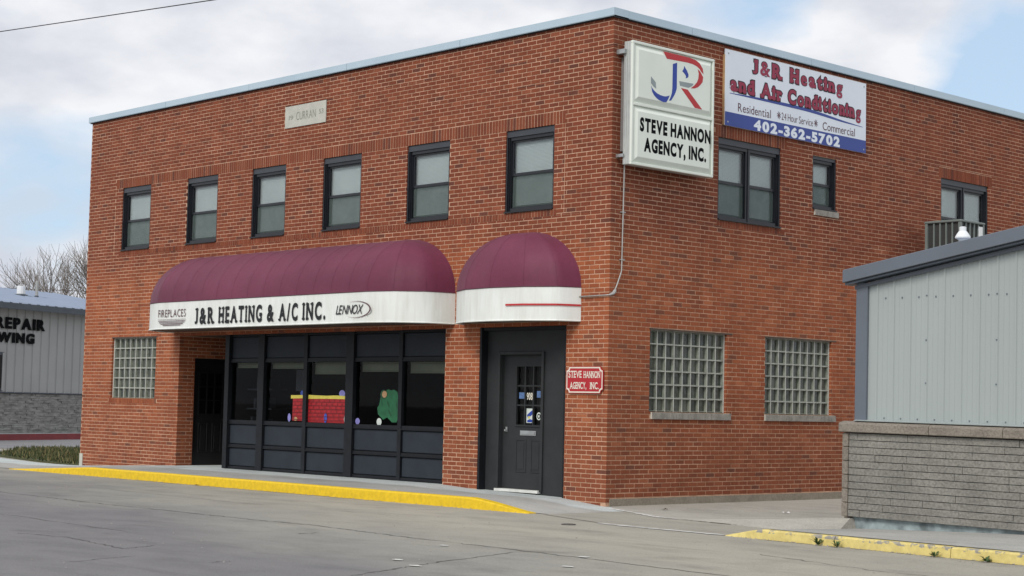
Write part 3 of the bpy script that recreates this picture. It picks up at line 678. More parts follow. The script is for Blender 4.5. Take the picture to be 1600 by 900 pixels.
art('painted_egg', M['artlilac'], [blob(-7.965, 1.145, .045, .075)], .009)
art('painted_egg', M['arttan'], [blob(-7.77, 1.125, .055, .035)], .012)
art('painted_egg', M['artblue'], [blob(-6.90, 1.155, .045, .085)], .012)
art('painted_egg', M['artwhite'], [blob(-6.345, 1.145, .03, .075)], .012)
art('painted_egg', M['artwhite'], [blob(-5.42, 1.12, .065, .065)], .012)
art('painted_egg', M['artlilac'], [blob(-6.0, 1.12, .06, .055)], .012)
bush = [(-5.22, 1.20), (-5.10, 1.12), (-4.98, 1.12), (-4.925, 1.22), (-4.915, 1.36), (-4.93, 1.50), (-4.975, 1.63), (-5.06, 1.665), (-5.14, 1.655), (-5.22, 1.67), (-5.31, 1.63), (-5.36, 1.57), (-5.41, 1.53), (-5.445, 1.40), (-5.49, 1.36), (-5.47, 1.25), (-5.42, 1.22), (-5.33, 1.16)]
art('painted_bush', M['artgreen'], [bush], .001)
art('painted_bush_strokes', M['artgreen2'], [[(-5.40, 1.5), (-5.385, 1.52), (-5.35, 1.42), (-5.36, 1.36)], [(-5.0, 1.42), (-4.985, 1.45), (-4.965, 1.36), (-4.98, 1.33)], [(-5.2, 1.30), (-5.18, 1.33), (-5.10, 1.24), (-5.13, 1.21)], [(-5.24, 1.46), (-5.22, 1.48), (-5.16, 1.38), (-5.18, 1.36)], blob(-5.33, 1.585, .085, .075)], .003)
art('painted_egg', M['arttan'], [blob(-5.30, 1.585, .065, .058)], .009)

# ------------------------------------------------------------------ awnings
def awning(root, plan, apex, zb, zt, H, smooth_from, ribs):
    """plan: outline points (x,y) from wall to wall; apex: matching top points on the wall line"""
    n = 9
    # canopy
    mb = MB(); rows = []
    for k in range(n+1):
        th = math.pi/2*k/n; c, s_ = math.cos(th), math.sin(th)
        row = []
        for j, ((px, py), ax) in enumerate(zip(plan, apex)):
            pr_ = max([r for r in [0]+list(ribs) if r <= j]); nr_ = min([r for r in list(ribs)+[len(plan)-1] if r >= j]); sg = 0 if nr_ == pr_ else math.sin(math.pi*(j-pr_)/(nr_-pr_))*.011*math.sin(2*th)
            row.append(mb.pt((ax+(px-ax)*c*(1-sg*.6), py*c*(1-sg)-.002, zt+H*s_*(1-sg))))
        rows.append(row)
    for A, B in zip(rows, rows[1:]):
        for j in range(len(plan)-1): mb.f.append([A[j], A[j+1], B[j+1], B[j]])
    o = mb.build('canopy', M['canvas'], root); o.data.polygons.foreach_set('use_smooth', [True]*len(o.data.polygons)); 
    
    lin_ = MB(); r0 = [lin_.pt((x*1.0, y+.012 if y < -.02 else y, zt)) for x, y in plan]; r1 = [lin_.pt((x, y+.012 if y < -.02 else y, zb)) for x, y in plan]
    for j in range(len(plan)-1): lin_.f.append([r0[j], r0[j+1], r1[j+1], r1[j]])
    lin_.build('valance_lining', M['soffit'], root)
    # seams
    for j in ribs:
        t = MB(); pts = []
        for k in range(n+1):
            th = math.pi/2*k/n; c, s_ = math.cos(th), math.sin(th); px, py = plan[j]; ax = apex[j]
            pts.append((ax+(px-ax)*c*1.002, py*c*1.003-.004, zt+H*s_*1.001))
        t.tube(pts, .0012, 5).build('seam', M['canvas'], root)
    # valance
    def offs(k): return [(x, y) for x, y in plan]
    v = MB(); a = [v.pt((x, y, zb)) for x, y in plan]; b = [v.pt((x, y, zt)) for x, y in plan]
    for j in range(len(plan)-1): v.f.append([a[j], a[j+1], b[j+1], b[j]])
    v.sm = True; o = v.build('valance', M['white'], root)
    # piping between canvas and valance, bottom rail, soffit
    P = MB(); P.tube([(x, y-.006, zt+.004) for x, y in plan], .009, 5); P.build('piping', M['wet'], root)
    P = MB(); P.tube([(x, y-.004, zb+.002) for x, y in plan], .012, 5); P.build('bottom_rail', M['white'], root)
    s = MB(); s.poly([(x, min(y+.012, -.004), zb+.012) for x, y in plan]); s.build('soffit', M['soffit'], root)
def ell(xc, rx, ry, a0, a1, n): return [(xc+rx*math.cos(R(a0+(a1-a0)*k/n)), -ry*math.sin(R(a0+(a1-a0)*k/n))) for k in range(n+1)]
ax0 = Vector((-7.45, 0, 2.7))
main = thing('awning', 'long maroon barrel awning with white lettered valance over the shop front', 'awning', ax0)
def facet(v, n=3):
    out_ = []
    for (a, b), (c, d) in zip(v, v[1:]): out_ += [(a+(c-a)*k/n, b+(d-b)*k/n) for k in range(n)]
    return out_+[v[-1]]
NR = 13
pl = facet(ell(-10.54, 1.0, 1.0, 180, 90, 3))[:-1] + [(-10.54+6.18*k/(NR*4), -1.0) for k in range(NR*4+1)] + facet(ell(-4.36, 1.0, 1.0, 90, 0, 3))[1:]
pl = [(x-ax0.x, y) for x, y in pl]
ap = []
for x, y in pl:
    X = x+ax0.x; ap.append(max(-10.40, min(-4.45, X))-ax0.x)
awning(main, pl, ap, .02, .515, .915, 0, [3, 6]+[9+4*k for k in range(NR+1)]+[9+NR*4+3, 9+NR*4+6])
def AW(u, z, d): return (u-ax0.x, -1.0-d, z-ax0.z)
dA = .013
text(MB(AW), 'FIREPLACES', -10.51, -9.59, 2.938, 3.075, dA, bold=-.004, track=.13).build('lettering', M['lettbrown'], main)
mb = MB(AW)
for k in range(5):
    z = 2.895-.026*k; hw = .485*math.sqrt(max(0.04, 1-(k/5.2)**2)); t = (.006, .010, .010, .012, .012)[k]
    mb.poly([(-10.05-hw, z, dA), (-10.05-hw*.92, z-t, dA), (-10.05+hw*.92, z-t, dA), (-10.05+hw, z, dA)])
mb.build('emblem', M['lettbrown'], main)
mb = MB(AW)
for s_, a, b in (('J&R', -9.275, -8.70), ('HEATING', -8.52, -7.225), ('&', -7.055, -6.885), ('A/C', -6.705, -6.20), ('INC.', -6.04, -5.44)):
    text(mb, s_, a, b, 2.80, 3.070, dA, bold=.035, serif=.075, track=.27)
mb.build('lettering', M['letblack'], main)
mb = MB(AW); text(mb, 'LENNOX', -5.15, -4.46, 2.862, 3.008, dA, bold=.005, shear=.32, track=.02); mb.build('lettering', M['letblack'], main)
mb = MB(AW); pts = []
cxl, czl = -4.62, 2.932
for k in range(31):
    a = R(118-236*k/30*1.02); w = .004+.030*math.sin(math.pi*k/30)**1.5
    pts.append(((cxl+.375*math.cos(a), czl+.135*math.sin(a)), w, a))
for (p, w, a), (q, w2, a2) in zip(pts, pts[1:]):
    mb.quad((p[0], p[1], dA), (q[0], q[1], dA), (q[0]-w2*math.cos(a2), q[1]-w2*math.sin(a2)*.6, dA), (p[0]-w*math.cos(a), p[1]-w*math.sin(a)*.6, dA))
mb.quad((-4.34, 2.822, dA), (-4.325, 2.822, dA), (-4.325, 2.834, dA), (-4.34, 2.834, dA))
mb.build('swoosh', M['lettbrown'], main)
ax1 = Vector((-1.79, 0, 2.69))
small = thing('awning', 'small maroon dome awning with plain white valance and thin red stripe over the charcoal door', 'awning', ax1)
pl = [(x-ax1.x, y) for x, y in facet(ell(-1.85, 1.285, .66, 180, 0, 6), 4)]
awning(small, pl, [x*.10 for x, y in pl], .015, .515, .885, 0, [4, 8, 12, 16, 20])
mb = MB()
st_pts = [(x, y) for x, y in [(p[0]-ax1.x, p[1]) for p in facet(ell(-1.85, 1.294, .668, 180, 0, 6), 4)]]
for (a, b), (c, d) in list(zip(st_pts, st_pts[1:]))[:1]+list(zip(st_pts, st_pts[1:]))[14:]: mb.quad((a, b-.012, .235), (c, d-.012, .235), (c, d-.012, .262), (a, b-.012, .262))
mb.each('red_stripe', M['logored'], small)

# ------------------------------------------------------------------ signs
lb = thing('lightbox_sign', 'tall white two-panel lightbox sign with red and blue letter emblem beside the building corner', 'sign', (.09, 1.05, 4.99))
def LB(u, z, d): return (d-.09, u-1.05, z-4.99)
y0, y1, z0, z1 = .125, 1.985, 4.99, 6.815
mb = MB(LB); mb.box((y0, z0, .10), (y1, z1, .235)); bevel(mb.build('cabinet', M['signalu'], lb), .008)
mb = MB(LB)
for k in range(3): mb.box((y0-.008, z0+.004, .115+.038*k), (y0-.0005, z1-.004, .132+.038*k))
mb.each('side_rib', M['signalu'], lb)
mb = MB(LB)
for a, b, c, d in ((y0-.004, y1+.004, z1-.035, z1+.004), (y0-.004, y1+.004, z0-.004, z0+.035), (y0-.004, y0+.035, z0+.035, z1-.035), (y1-.035, y1+.004, z0+.035, z1-.035), (y0+.035, y1-.035, 5.865, 5.91)): mb.box((a, c, .2355), (b, d, .275))
bevel(mb.build('retainer_frame', M['signwhite'], lb), .006)
for a, b in ((5.91, z1-.035), (z0+.035, 5.865)):
    mb = MB(LB); i = .085; A = [(y0+.035, a), (y1-.035, a), (y1-.035, b), (y0+.035, b)]; B = [(y0+.035+i, a+i), (y1-.035-i, a+i), (y1-.035-i, b-i), (y0+.035+i, b-i)]
    lo = [mb.pt((p[0], p[1], .240)) for p in A]; hi = [mb.pt((p[0], p[1], .285)) for p in B]
    for j in range(4): mb.f.append([lo[j], lo[(j+1) % 4], hi[(j+1) % 4], hi[j]])
    mb.f.append(hi); mb.build('sign_face', M['signwhite'], lb)
dl = .2865
E3 = dict(
 a=('logored', [[(.779, 6.753), (1.376, 6.752), (1.53, 6.735), (1.62, 6.70), (1.691, 6.631), (1.713, 6.547), (1.66, 6.573), (1.62, 6.61), (1.558, 6.642), (1.46, 6.662), (1.339, 6.668), (.862, 6.653)],
                [(1.575, 6.605), (1.635, 6.575), (1.705, 6.50), (1.69, 6.42), (1.64, 6.37), (1.58, 6.325), (1.506, 6.297), (1.418, 6.288), (1.505, 6.348), (1.56, 6.40), (1.59, 6.46), (1.60, 6.538)],
                [(1.19, 6.26), (1.348, 6.257), (1.692, 5.999), (1.52, 6.002)]]),
 b=('logogrey', [[(1.149, 6.358), (1.484, 6.366), (1.445, 6.323), (1.367, 6.288), (1.17, 6.291)], [(.514, 6.335), (.622, 6.262), (.632, 6.166), (.575, 6.191), (.517, 6.233)]]),
 c=('logoblue', [[(.999, 6.594), (1.096, 6.63), (1.097, 6.241), (1.075, 6.18), (1.045, 6.13), (.973, 6.037), (.923, 6.03), (.960, 6.09), (.985, 6.15), (.996, 6.226)],
                 [(.518, 6.203), (.55, 6.16), (.595, 6.13), (.66, 6.10), (.729, 6.085), (.80, 6.08), (.852, 6.082), (.94, 6.11), (.903, 6.046), (.866, 5.997), (.80, 5.99), (.751, 5.998), (.69, 6.01), (.635, 6.033), (.58, 6.07), (.546, 6.11)],
                 [(1.261, 6.609), (1.29, 6.575), (1.322, 6.548), (1.362, 6.489), (1.36, 6.455), (1.344, 6.439), (1.297, 6.421), (1.305, 6.45), (1.284, 6.477), (1.25, 6.50), (1.216, 6.518), (1.25, 6.56)]]))
for k, (mt, shs) in E3.items():
    mb = MB(LB)
    for s_ in shs: sheet(mb, s_, dl)
    mb.build('emblem', M[mt], lb)
mb = MB(LB); text(mb, 'STEVE HANNON', .30, 1.89, 5.505, 5.685, dl, bold=.055, track=.20, space=.3); mb.build('lettering', M['deepblack'], lb)
mb = MB(LB); text(mb, 'AGENCY, INC.', .40, 1.79, 5.215, 5.395, dl, bold=.055, track=.20, space=.3); mb.build('lettering', M['deepblack'], lb)
mb = MB(LB); mb.box((y0-.06, 6.63, .0), (y0+.02, 6.70, .16)); mb.box((y0-.04, 5.1, .0), (y0-.009, 5.15, .14)); mb.box((y0+.05, 5.2, .0), (y0+.1, 6.6, .0995)); mb.box((y1-.1, 5.2, .0), (y1-.05, 6.6, .0995)); [bevel(o, .004) for o in mb.each('bracket', M['chrome'], lb)]

bn = thing('banner_sign', 'wide white and blue panel sign for heating and air conditioning high on the side wall', 'sign', (.02, 4.43, 5.89))
def BN(u, z, d): return (d-.02, u-4.43, z-5.89)
mb = MB(BN); mb.box((2.53, 5.90, .022), (6.335, 7.11, .045)); mb.build('board', M['banner'], bn)
mb = MB(BN); mb.box((2.515, 5.905, .0), (2.529, 7.02, .035)); mb.build('edge_batten', M['arttan'], bn)
mb = MB(BN); mb.quad((2.53, 5.90, .0465), (6.335, 5.90, .0465), (6.335, 6.118, .0465), (2.53, 6.118, .0465)); mb.build('blue_band', M['bannerblue'], bn)
sw = MB(BN); n = 26
for k in range(n):
    q = []
    for t in (k/n, (k+1)/n):
        u = 2.64+3.60*t; zc = 6.435+.035*math.sin(math.pi*min(1, t*1.2))*1.0-.0-.10*max(0, t-.55)**1.3*2.2; w = .004+.052*math.sin(math.pi*min(1, t*.95+.03))
        q.append((u, zc, w))
    sw.quad((q[0][0], q[0][1]-q[0][2]-.01, .0465), (q[1][0], q[1][1]-q[1][2]-.01, .0465), (q[1][0], q[1][1]-.01, .0465), (q[0][0], q[0][1]-.01, .0465))
sw.build('swoosh', M['bannerblue'], bn)
for mt, bo, gr, dz in (('letblack', .098, .055, .0475), ('bannerred', .045, 0, .0490)):
    mb = MB(BN)
    for s_, a, b in (('J&R', 3.23, 3.93), ('Heating', 4.20, 5.63)): text(mb, s_, a, b, 6.83, 7.045, dz, bold=bo, serif=.15, track=.24, grow=gr)
    for s_, a, b in (('and', 2.67, 3.24), ('Air', 3.45, 3.96), ('Conditioning', 4.15, 6.17)): text(mb, s_, a, b, 6.475, 6.69, dz, bold=bo, serif=.15, track=.22, grow=gr)
    mb.build('lettering', M[mt], bn)
mb = MB(BN); text(mb, 'Residential', 2.85, 3.69, 6.158, 6.292, .0475, bold=.0, track=.09); text(mb, '24 Hour Service', 3.97, 4.82, 6.172, 6.292, .0475, bold=-.005, track=.08, space=.2); text(mb, 'Commercial', 5.09, 6.01, 6.152, 6.285, .0475, bold=.0, track=.09)
for c in (3.90, 4.90):
    for k in range(4):
        a = k*math.pi/4+.3; dx, dz = math.cos(a)*.055, math.sin(a)*.062; nx, nz = -math.sin(a)*.006, math.cos(a)*.006
        mb.quad((c-dx-nx, 6.235-dz-nz, .0475+k*.0003), (c+dx-nx, 6.235+dz-nz, .0475+k*.0003), (c+dx+nx, 6.235+dz+nz, .0475+k*.0003), (c-dx+nx, 6.235-dz+nz, .0475+k*.0003))
mb.build('lettering', M['lettbrown'], bn)
mb = MB(BN); text(mb, '402-362-5702', 3.27, 5.56, 5.925, 6.072, .048, bold=.055, serif=.0, track=.20); mb.build('lettering', M['banner'], bn)
mb = MB(BN)
for u in (2.60, 6.27):
    for z in (5.96, 7.05): mb.lathe([(.014, 0), (.014, .003)], (0, 0, 0), 3) if 0 else mb.box((u-.012, z-.012, .0455), (u+.012, z+.012, .050))
mb.each('screw', M['chrome'], bn)

rs = thing('name_plate', 'small red enamel plate with white border beside the charcoal door', 'sign', (-.44, -.01, 1.835))
def RS(u, z, d): return (u+.44, .01-d, z-1.835)
def plate(u0, u1, z0, z1, c, n=4):
    pts = []
    for (cx, cz, a0) in ((u0, z0, 90), (u1, z0, 180), (u1, z1, 270), (u0, z1, 0)):
        for k in range(n+1):
            a = R(a0-90*k/n); pts.append((cx+c*math.cos(a), cz+c*math.sin(a)))
    return pts
mb = MB(RS); p = plate(-.815, -.065, 1.64, 2.035, .055); mb.prism([(u, z, .012) for u, z in p], (0, 0, .018)); mb.build('plate', M['redsign'], rs)
o_ = plate(-.806, -.074, 1.649, 2.026, .052); i_ = plate(-.788, -.092, 1.667, 2.008, .052)
mb = MB(RS)
for j in range(len(o_)): k2 = (j+1) % len(o_); mb.quad(*[(q[0], q[1], .0315) for q in (o_[j], o_[k2], i_[k2], i_[j])])
mb.build('border', M['cream'], rs)
mb = MB(RS); text(mb, 'STEVE', -.765, -.50, 1.872, 1.968, .0315, bold=.02, serif=.06, track=.1); text(mb, 'HANNON', -.455, -.125, 1.868, 1.962, .0315, bold=.02, serif=.06, track=.1)
text(mb, 'AGENCY,', -.73, -.40, 1.708, 1.802, .0315, bold=.02, serif=.06, track=.1); text(mb, 'INC.', -.32, -.15, 1.705, 1.80, .0315, bold=.02, serif=.06, track=.12); mb.build('lettering', M['cream'], rs)

# conduit
cd = thing('conduit', 'thin grey electrical conduit dropping from the lightbox sign round the building corner', 'conduit', (0, 0, 3.07))
def CP(*p): return [(a, b, c-3.07) for a, b, c in p]
mb = MB(); mb.tube(CP((.09, .13, 6.62), (.04, .26, 6.55), (.028, .262, 6.4), (.026, .25, 5.0), (.026, .225, 3.45), (.026, .215, 3.40), (.026, .12, 3.20), (.028, .075, 3.13)), .0105, 8); mb.sm = True; mb.build('pipe', M['conduit'], cd)
mb = MB(); mb.tube(CP((.02, .05, 3.09), (.03, -.02, 3.075), (-.06, -.028, 3.072), (-.60, -.024, 3.068)), .010, 8); mb.sm = True; mb.build('pipe', M['conduit'], cd)
mb = MB(); mb.tube(CP((.028, .10, 3.16), (.03, .085, 3.135), (.032, .05, 3.10), (.022, -.015, 3.075)), [.018, .026, .026, .016], 8); mb.build('elbow_fitting', M['conduit'], cd)
mb = MB()
for z in (6.1, 5.2, 4.3, 3.6): mb.box((.002, .2, z-3.07), (.032, .29, z-3.055))
mb.each('clamp', M['conduit'], cd)

# ------------------------------------------------------------------ grey metal outbuilding on the right
ang = .010
sh = thing('metal_outbuilding', 'pale grey metal-sided building with slate rake trim and stone base across the alley', 'building', (4.81, -1.0, .2), rot=(0, ang, 0))
WD, DP = 7.2, 8.0
slope = .173
zt0 = 2.79                 # siding top at left end (local)
def roofz(x): return 2.80+(x-.13)*slope if x < WD/2 else 2.80+(WD-x-.13)*slope
# stone base: courses of long split-face pieces
mb = MB(); mb.box((-.0, .03, .0), (WD, .18, 1.0)); bk = mb.build('base_wall', M['crack'], sh)
hh = .995/12.0
for r in range(12):
    x = .095+random.uniform(-.0, .0); first = True
    while x < WD:
        w = random.choice((.34, .42, .55, .72, .86, .98))*random.uniform(.9, 1.1)
        if first: w *= random.uniform(.3, .9); first = False
        x1 = min(WD, x+w); y = random.uniform(-.008, .002)
        m_ = MB(); nseg = max(2, int((x1-x)/.12))
        xs_ = [x+.0025+(x1-x-.005)*k/nseg for k in range(nseg+1)]
        z0_, z1_ = r*hh+.004, (r+1)*hh-.003
        top = [m_.pt((q, y+random.uniform(-.004, .003), z1_+random.uniform(-.002, .001))) for q in xs_]; bot = [m_.pt((q, y+random.uniform(-.004, .003), z0_+random.uniform(-.001, .002))) for q in xs_]
        tb = [m_.pt((q, .029, z1_)) for q in xs_]; bb = [m_.pt((q, .029, z0_)) for q in xs_]
        for k in range(nseg): m_.f += [[bot[k], bot[k+1], top[k+1], top[k]], [top[k], top[k+1], tb[k+1], tb[k]], [bb[k], bb[k+1], bot[k+1], bot[k]]]
        m_.f += [[bb[0], bot[0], top[0], tb[0]], [bot[-1], bb[-1], tb[-1], top[-1]]]
        m_.build('stone', M['block'], bk)
        x = x1
for k in range(6): bevel(MB().box((.004, -.014, k*.166+.003), (.088, .029, (k+1)*.166-.003)).build('corner_stone', M['blockcap'], bk), .006)
x = -.03; k = 0
while x < WD:
    w = (1.25, .95, 1.3, .7)[k % 4]; k += 1; x1 = min(WD, x+w)
    bevel(MB().prism([(x+.003, -.055, 1.008), (x+.003, .06, 1.002), (x+.003, .06, 1.14), (x+.003, -.02, 1.125), (x+.003, -.055, 1.105)], (x1-x-.006, 0, 0)).build('cap_stone', M['blockcap'], bk), .006); x = x1
MB().box((.13, .055, -.22), (WD, .12, -.002)).build('foam_insulation', M['foam'], sh)
MB().box((-.05, .125, -.3), (WD, DP, -.003)).build('foundation', M['found'], sh)
# siding: 9 inch rib panels
mb = MB(); prof = []; yS = .075
x = .31; rib = .2286
cols = [(.30, yS)]
q = .42
while q < WD-.1:
    cols += [(q-.018, yS), (q-.009, yS-.014), (q+.009, yS-.014), (q+.018, yS)]; q += rib
    cols += [(q-rib*.66, yS), (q-rib*.655, yS-.004), (q-rib*.64, yS), (q-rib*.36, yS), (q-rib*.355, yS-.004), (q-rib*.34, yS)] if q < WD-.1 else []
cols.append((WD-.1, yS))
cols = [c for i, c in enumerate(cols) if i == 0 or c[0] > cols[i-1][0]]
bt = [mb.pt((a, b, 1.145)) for a, b in cols]; tp = [mb.pt((a, b, roofz(a)-.02)) for a, b in cols]
for i in range(len(cols)-1): mb.f.append([bt[i], bt[i+1], tp[i+1], tp[i]])
mb.build('siding', M['siding'], sh)
# flashing at the bottom, corner trim, screws
MB().prism([(.16, -.01, 1.142), (.16, .07, 1.150), (.16, .07, 1.162), (.16, -.012, 1.15)], (WD-.2, 0, 0)).build('base_flashing', M['siding'], sh)
bevel(MB().box((.135, .035, 1.13), (.30, .2, roofz(.2)-.01)).build('corner_trim', M['trim'], sh), .008)
mb = MB(); k = 0; q = .42
while q < min(WD, 4.2):
    for z in ((2.62, 2.1, 1.6) if k % 4 == 3 else ()): mb.box((q-.008, yS-.022, z), (q+.008, yS-.0145, z+.016))
    mb.box((q+rib*.5-.007, yS-.009, 2.60+.02*(k*.1)), (q+rib*.5+.007, yS-.001, 2.618+.02*(k*.1))); mb.box((q+rib*.5-.007, yS-.009, 1.18), (q+rib*.5+.007, yS-.001, 1.194))
    q += rib; k += 1
mb.build('screw_heads', M['trim'], sh, kind='stuff')
MB().box((.14, .1, 1.0), (.2, DP, 2.75)).box((WD-.2, .1, 1.0), (WD-.14, DP, 2.75)).box((.2, DP-.06, 1.0), (WD-.2, DP, 3.2)).build('other_walls', M['siding'], sh)
# roof and rake trim
t = .155; e = .04
for sgn in (0, 1):
    xa, xb = (.02, WD/2) if sgn == 0 else (WD-.02, WD/2)
    za, zb_ = roofz(.02)+.17+e*0, roofz(WD/2)+.17
    MB().prism([(xa, .0, za-.01), (xb, .0, zb_-.01), (xb, .0, zb_-.04), (xa, .0, za-.04)], (0, DP+.1, 0)).build('roof', M['roofmetal'], sh)
    o = MB().prism([(xa, -.09, za), (xb, -.09, zb_), (xb, -.09, zb_-t), (xa, -.09, za-t)], (0, .085, 0)).build('rake_trim', M['trim'], sh); bevel(o, .006)
    MB().prism([(xa+.02, -.06, za-t-.003), (xb, -.06, zb_-t-.003), (xb, -.06, zb_-t-.028), (xa+.02, -.06, za-t-.028)], (0, .16, 0)).build('rake_soffit', M['gutter'], sh)
    MB().prism([(xa+.10, .03, za-t-.032), (xb, .03, zb_-t-.032), (xb, .03, zb_-t-.075), (xa+.10, .03, za-t-.075)], (0, .035, 0)).build('rake_filler', M['trim'], sh)

vt = thing('roof_vent', 'small white conical vent cap rising behind the slate rake of the metal building', 'vent', (5.53, .5, 3.27))
mb = MB(); mb.lathe([(.042, 0), (.042, .34)], (0, 0, 0), 16); mb.sm = True; mb.build('pipe', M['plastic'], vt)
mb = MB(); mb.lathe([(.045, .33), (.07, .35), (.094, .362), (.094, .378), (.07, .42), (.046, .45), (.043, .452), (.043, .50), (.03, .505)], (0, 0, 0), 24); mb.build('cap', M['plastic'], vt)

# air conditioner
ac = thing('air_conditioner', 'grey louvred air conditioning condenser on a bracket below the far upper side window', 'air conditioner', (.77, 7.99, 3.95))
mb = MB(); a, b, H = .355, .385, .86
mb.box((-a+.03, -b+.03, .03), (a-.03, b-.03, H-.03)); mb.build('coil', M['acdark'], ac)
mb = MB()
for x in (-a, a-.05):
    for y in (-b, b-.05): mb.box((x, y, 0), (x+.05, y+.05, H-.04))
mb.each('corner_post', M['acgrey'], ac)
mb = MB()
for k in range(1, 5):
    x = -a+.05+(2*a-.1)*k/5; mb.box((x-.013, -b+.006, .02), (x+.013, -b+.028, H-.04))
for k in range(1, 5):
    y = -b+.05+(2*b-.1)*k/5; mb.box((a-.028, y-.013, .02), (a-.006, y+.013, H-.04))
mb.each('louvre_bar', M['acgrey'], ac)
bevel(MB().box((-a-.012, -b-.012, H-.039), (a+.012, b+.012, H+.0)).build('cover', M['acgrey'], ac), .012, 2)
MB().box((-a-.005, -b-.005, -.02), (a+.005, b+.005, .025)).build('base_pan', M['acgrey'], ac)
MB().box((a+.001, b-.20, H-.42), (a+.006, b-.07, H-.08)).build('label_plate', M['plastic'], ac)
MB().box((-.765, -.33, -.08), (a, -.27, -.022)).box((-.765, .27, -.08), (a, .33, -.022)).prism([(-.765, -.33, -.7), (-.72, -.33, -.7), (a, -.33, -.082), (a-.08, -.33, -.082)], (0, .05, 0)).prism([(-.765, .28, -.7), (-.72, .28, -.7), (a, .28, -.082), (a-.08, .28, -.082)], (0, .05, 0)).each('bracket', M['trim'], ac)

# ------------------------------------------------------------------ ground
def grid(xs, ys, zf, name, mat, parent=None, kind='structure', skirt=0):
    mb = MB(); id_ = [[mb.pt((x, y, zf(x, y))) for x in xs] for y in ys]
    for j in range(len(ys)-1):
        for i in range(len(xs)-1): mb.f.append([id_[j][i], id_[j][i+1], id_[j+1][i+1], id_[j+1][i]])
    return mb.build(name, mat, parent, kind=kind)
def lin(a, b, n): return [a+(b-a)*k/n for k in range(n+1)]
def interp(x, pts):
    if x <= pts[0][0]: return pts[0][1]
    for (a, p), (b, q) in zip(pts, pts[1:]):
        if x <= b:
            t = (x-a)/(b-a); return p+(q-p)*t
    return pts[-1][1]
MB().quad((-900, -900, 0), (900, -900, 0), (900, 900, 0), (-900, 900, 0)).build('ground', M['road'], kind='structure')
hw = lambda x: interp(x, ((-16, .004), (-15, .012), (-11.33, .158), (-3.5, .158), (-2.76, .122), (-.86, .085), (0, .006), (.8, .004)))
hk = lambda x: interp(x, ((-13.9, .004), (-11.0, .15), (-.62, .15), (-.3, .12), (.50, .006), (.8, .004)))
def wy(x, y): t = max(0, min(1, (y+2.02)/2.02)); return hk(x)*(1-t)+hw(x)*t+.002
YK = -2.08
grid(lin(-16.5, -11.0, 12)+lin(-10.5, -3.5, 8)+lin(-3.1, .8, 14), lin(YK+.13, 0.0, 10)[:-1]+[0.02], wy, 'sidewalk', M['walk'])
grid([RX+.002, -9.9, -6, -3.578], [.021, .9, 1.6], lambda x, y: .160, 'recess_floor', M['walk'])
grid([-2.758, -.862], [.021, .3], lambda x, y: hw(x)+.001, 'threshold_slab', M['walk'])
# left end of the sidewalk runs on beside the lawn
MB().poly([(-16.5, YK+.0, .005), (-16.5, -.02, .005), (-20.6, .75, .005), (-24.8, 3.3, .005), (-27, 3.2, .005), (-22, -.9, .005)]).build('corner_walk', M['walk'], kind='structure')
MB().poly([(-90, -6, .006), (-22.6, -.4, .006), (-26, 3.4, .006), (-26, 30, .006), (-90, 60, .006)]).build('side_street', M['farroad'], kind='structure')
# kerbs
def kerb(path, hf, name, mat, w=.14):
    mb = MB(); rings = []
    for x, y in path:
        h = max(.006, hf(x)); j = random.uniform(-.004, .004)
        rings.append([mb.pt(p) for p in ((x, y-.012+j, 0), (x, y+j, h*.88), (x, y+.018, h+.004), (x, y+w, h+.004), (x, y+w, 0))])
    for A, B in zip(rings, rings[1:]):
        for k in range(4): mb.f.append([A[k], B[k], B[k+1], A[k+1]])
    mb.f.append(rings[0]); mb.f.append(rings[-1][::-1]); return mb.build(name, mat, kind='structure')
kerb([(x, YK) for x in lin(-14.0, -11, 6)+lin(-10.5, -.62, 24)+lin(-.4, .55, 6)], hk, 'kerb', M['yellow'])
# yellow paint is on the sidewalk edge too: right-hand kerb, three castings
yr = lambda x: -2.74-.085*(x-4.5)
hr = lambda x: interp(x, ((4.45, .006), (4.95, .105), (14, .115)))
for a, b in ((4.45, 6.05), (6.062, 7.55), (7.562, 9.6), (9.612, 12.6)): kerb([(x, yr(x)) for x in lin(a, b, 12)], hr, 'kerb', M['yellow2'], .13)
# apron and walk between and behind the right kerb
def wr(x, y): 
    t = max(0, min(1, (y-yr(x))/1.6)); k = interp(x, ((4.4, 0), (5.0, 1), (13, 1))); b = interp(x, ((4.4, .0), (4.9, .05), (7.2, .135), (13, .14)))
    return .006+k*.112*(1-t)+b*t
mb = MB(); xs_ = lin(4.42, 5.2, 6)+lin(5.6, 12.6, 8)
idm = [[mb.pt((x, yr(x)+.11+(-.82-(yr(x)+.11))*k/6, wr(x, yr(x)+.11+(-.82-(yr(x)+.11))*k/6))) for x in xs_] for k in range(7)]
for j in range(6):
    for i in range(len(xs_)-1): mb.f.append([idm[j][i], idm[j][i+1], idm[j+1][i+1], idm[j+1][i]])
mb.build('sidewalk', M['walk'], kind='structure')
MB().poly([(.8, YK+.05, .0055), (2.5, -2.62, .0055), (4.5, -2.7, .0055), (4.5, -.9, .0055), (2.2, -.98, .0055), (.2, -.05, .0055), (.79, -.02, .0055)]).build('driveway_apron', M['road'], kind='structure')
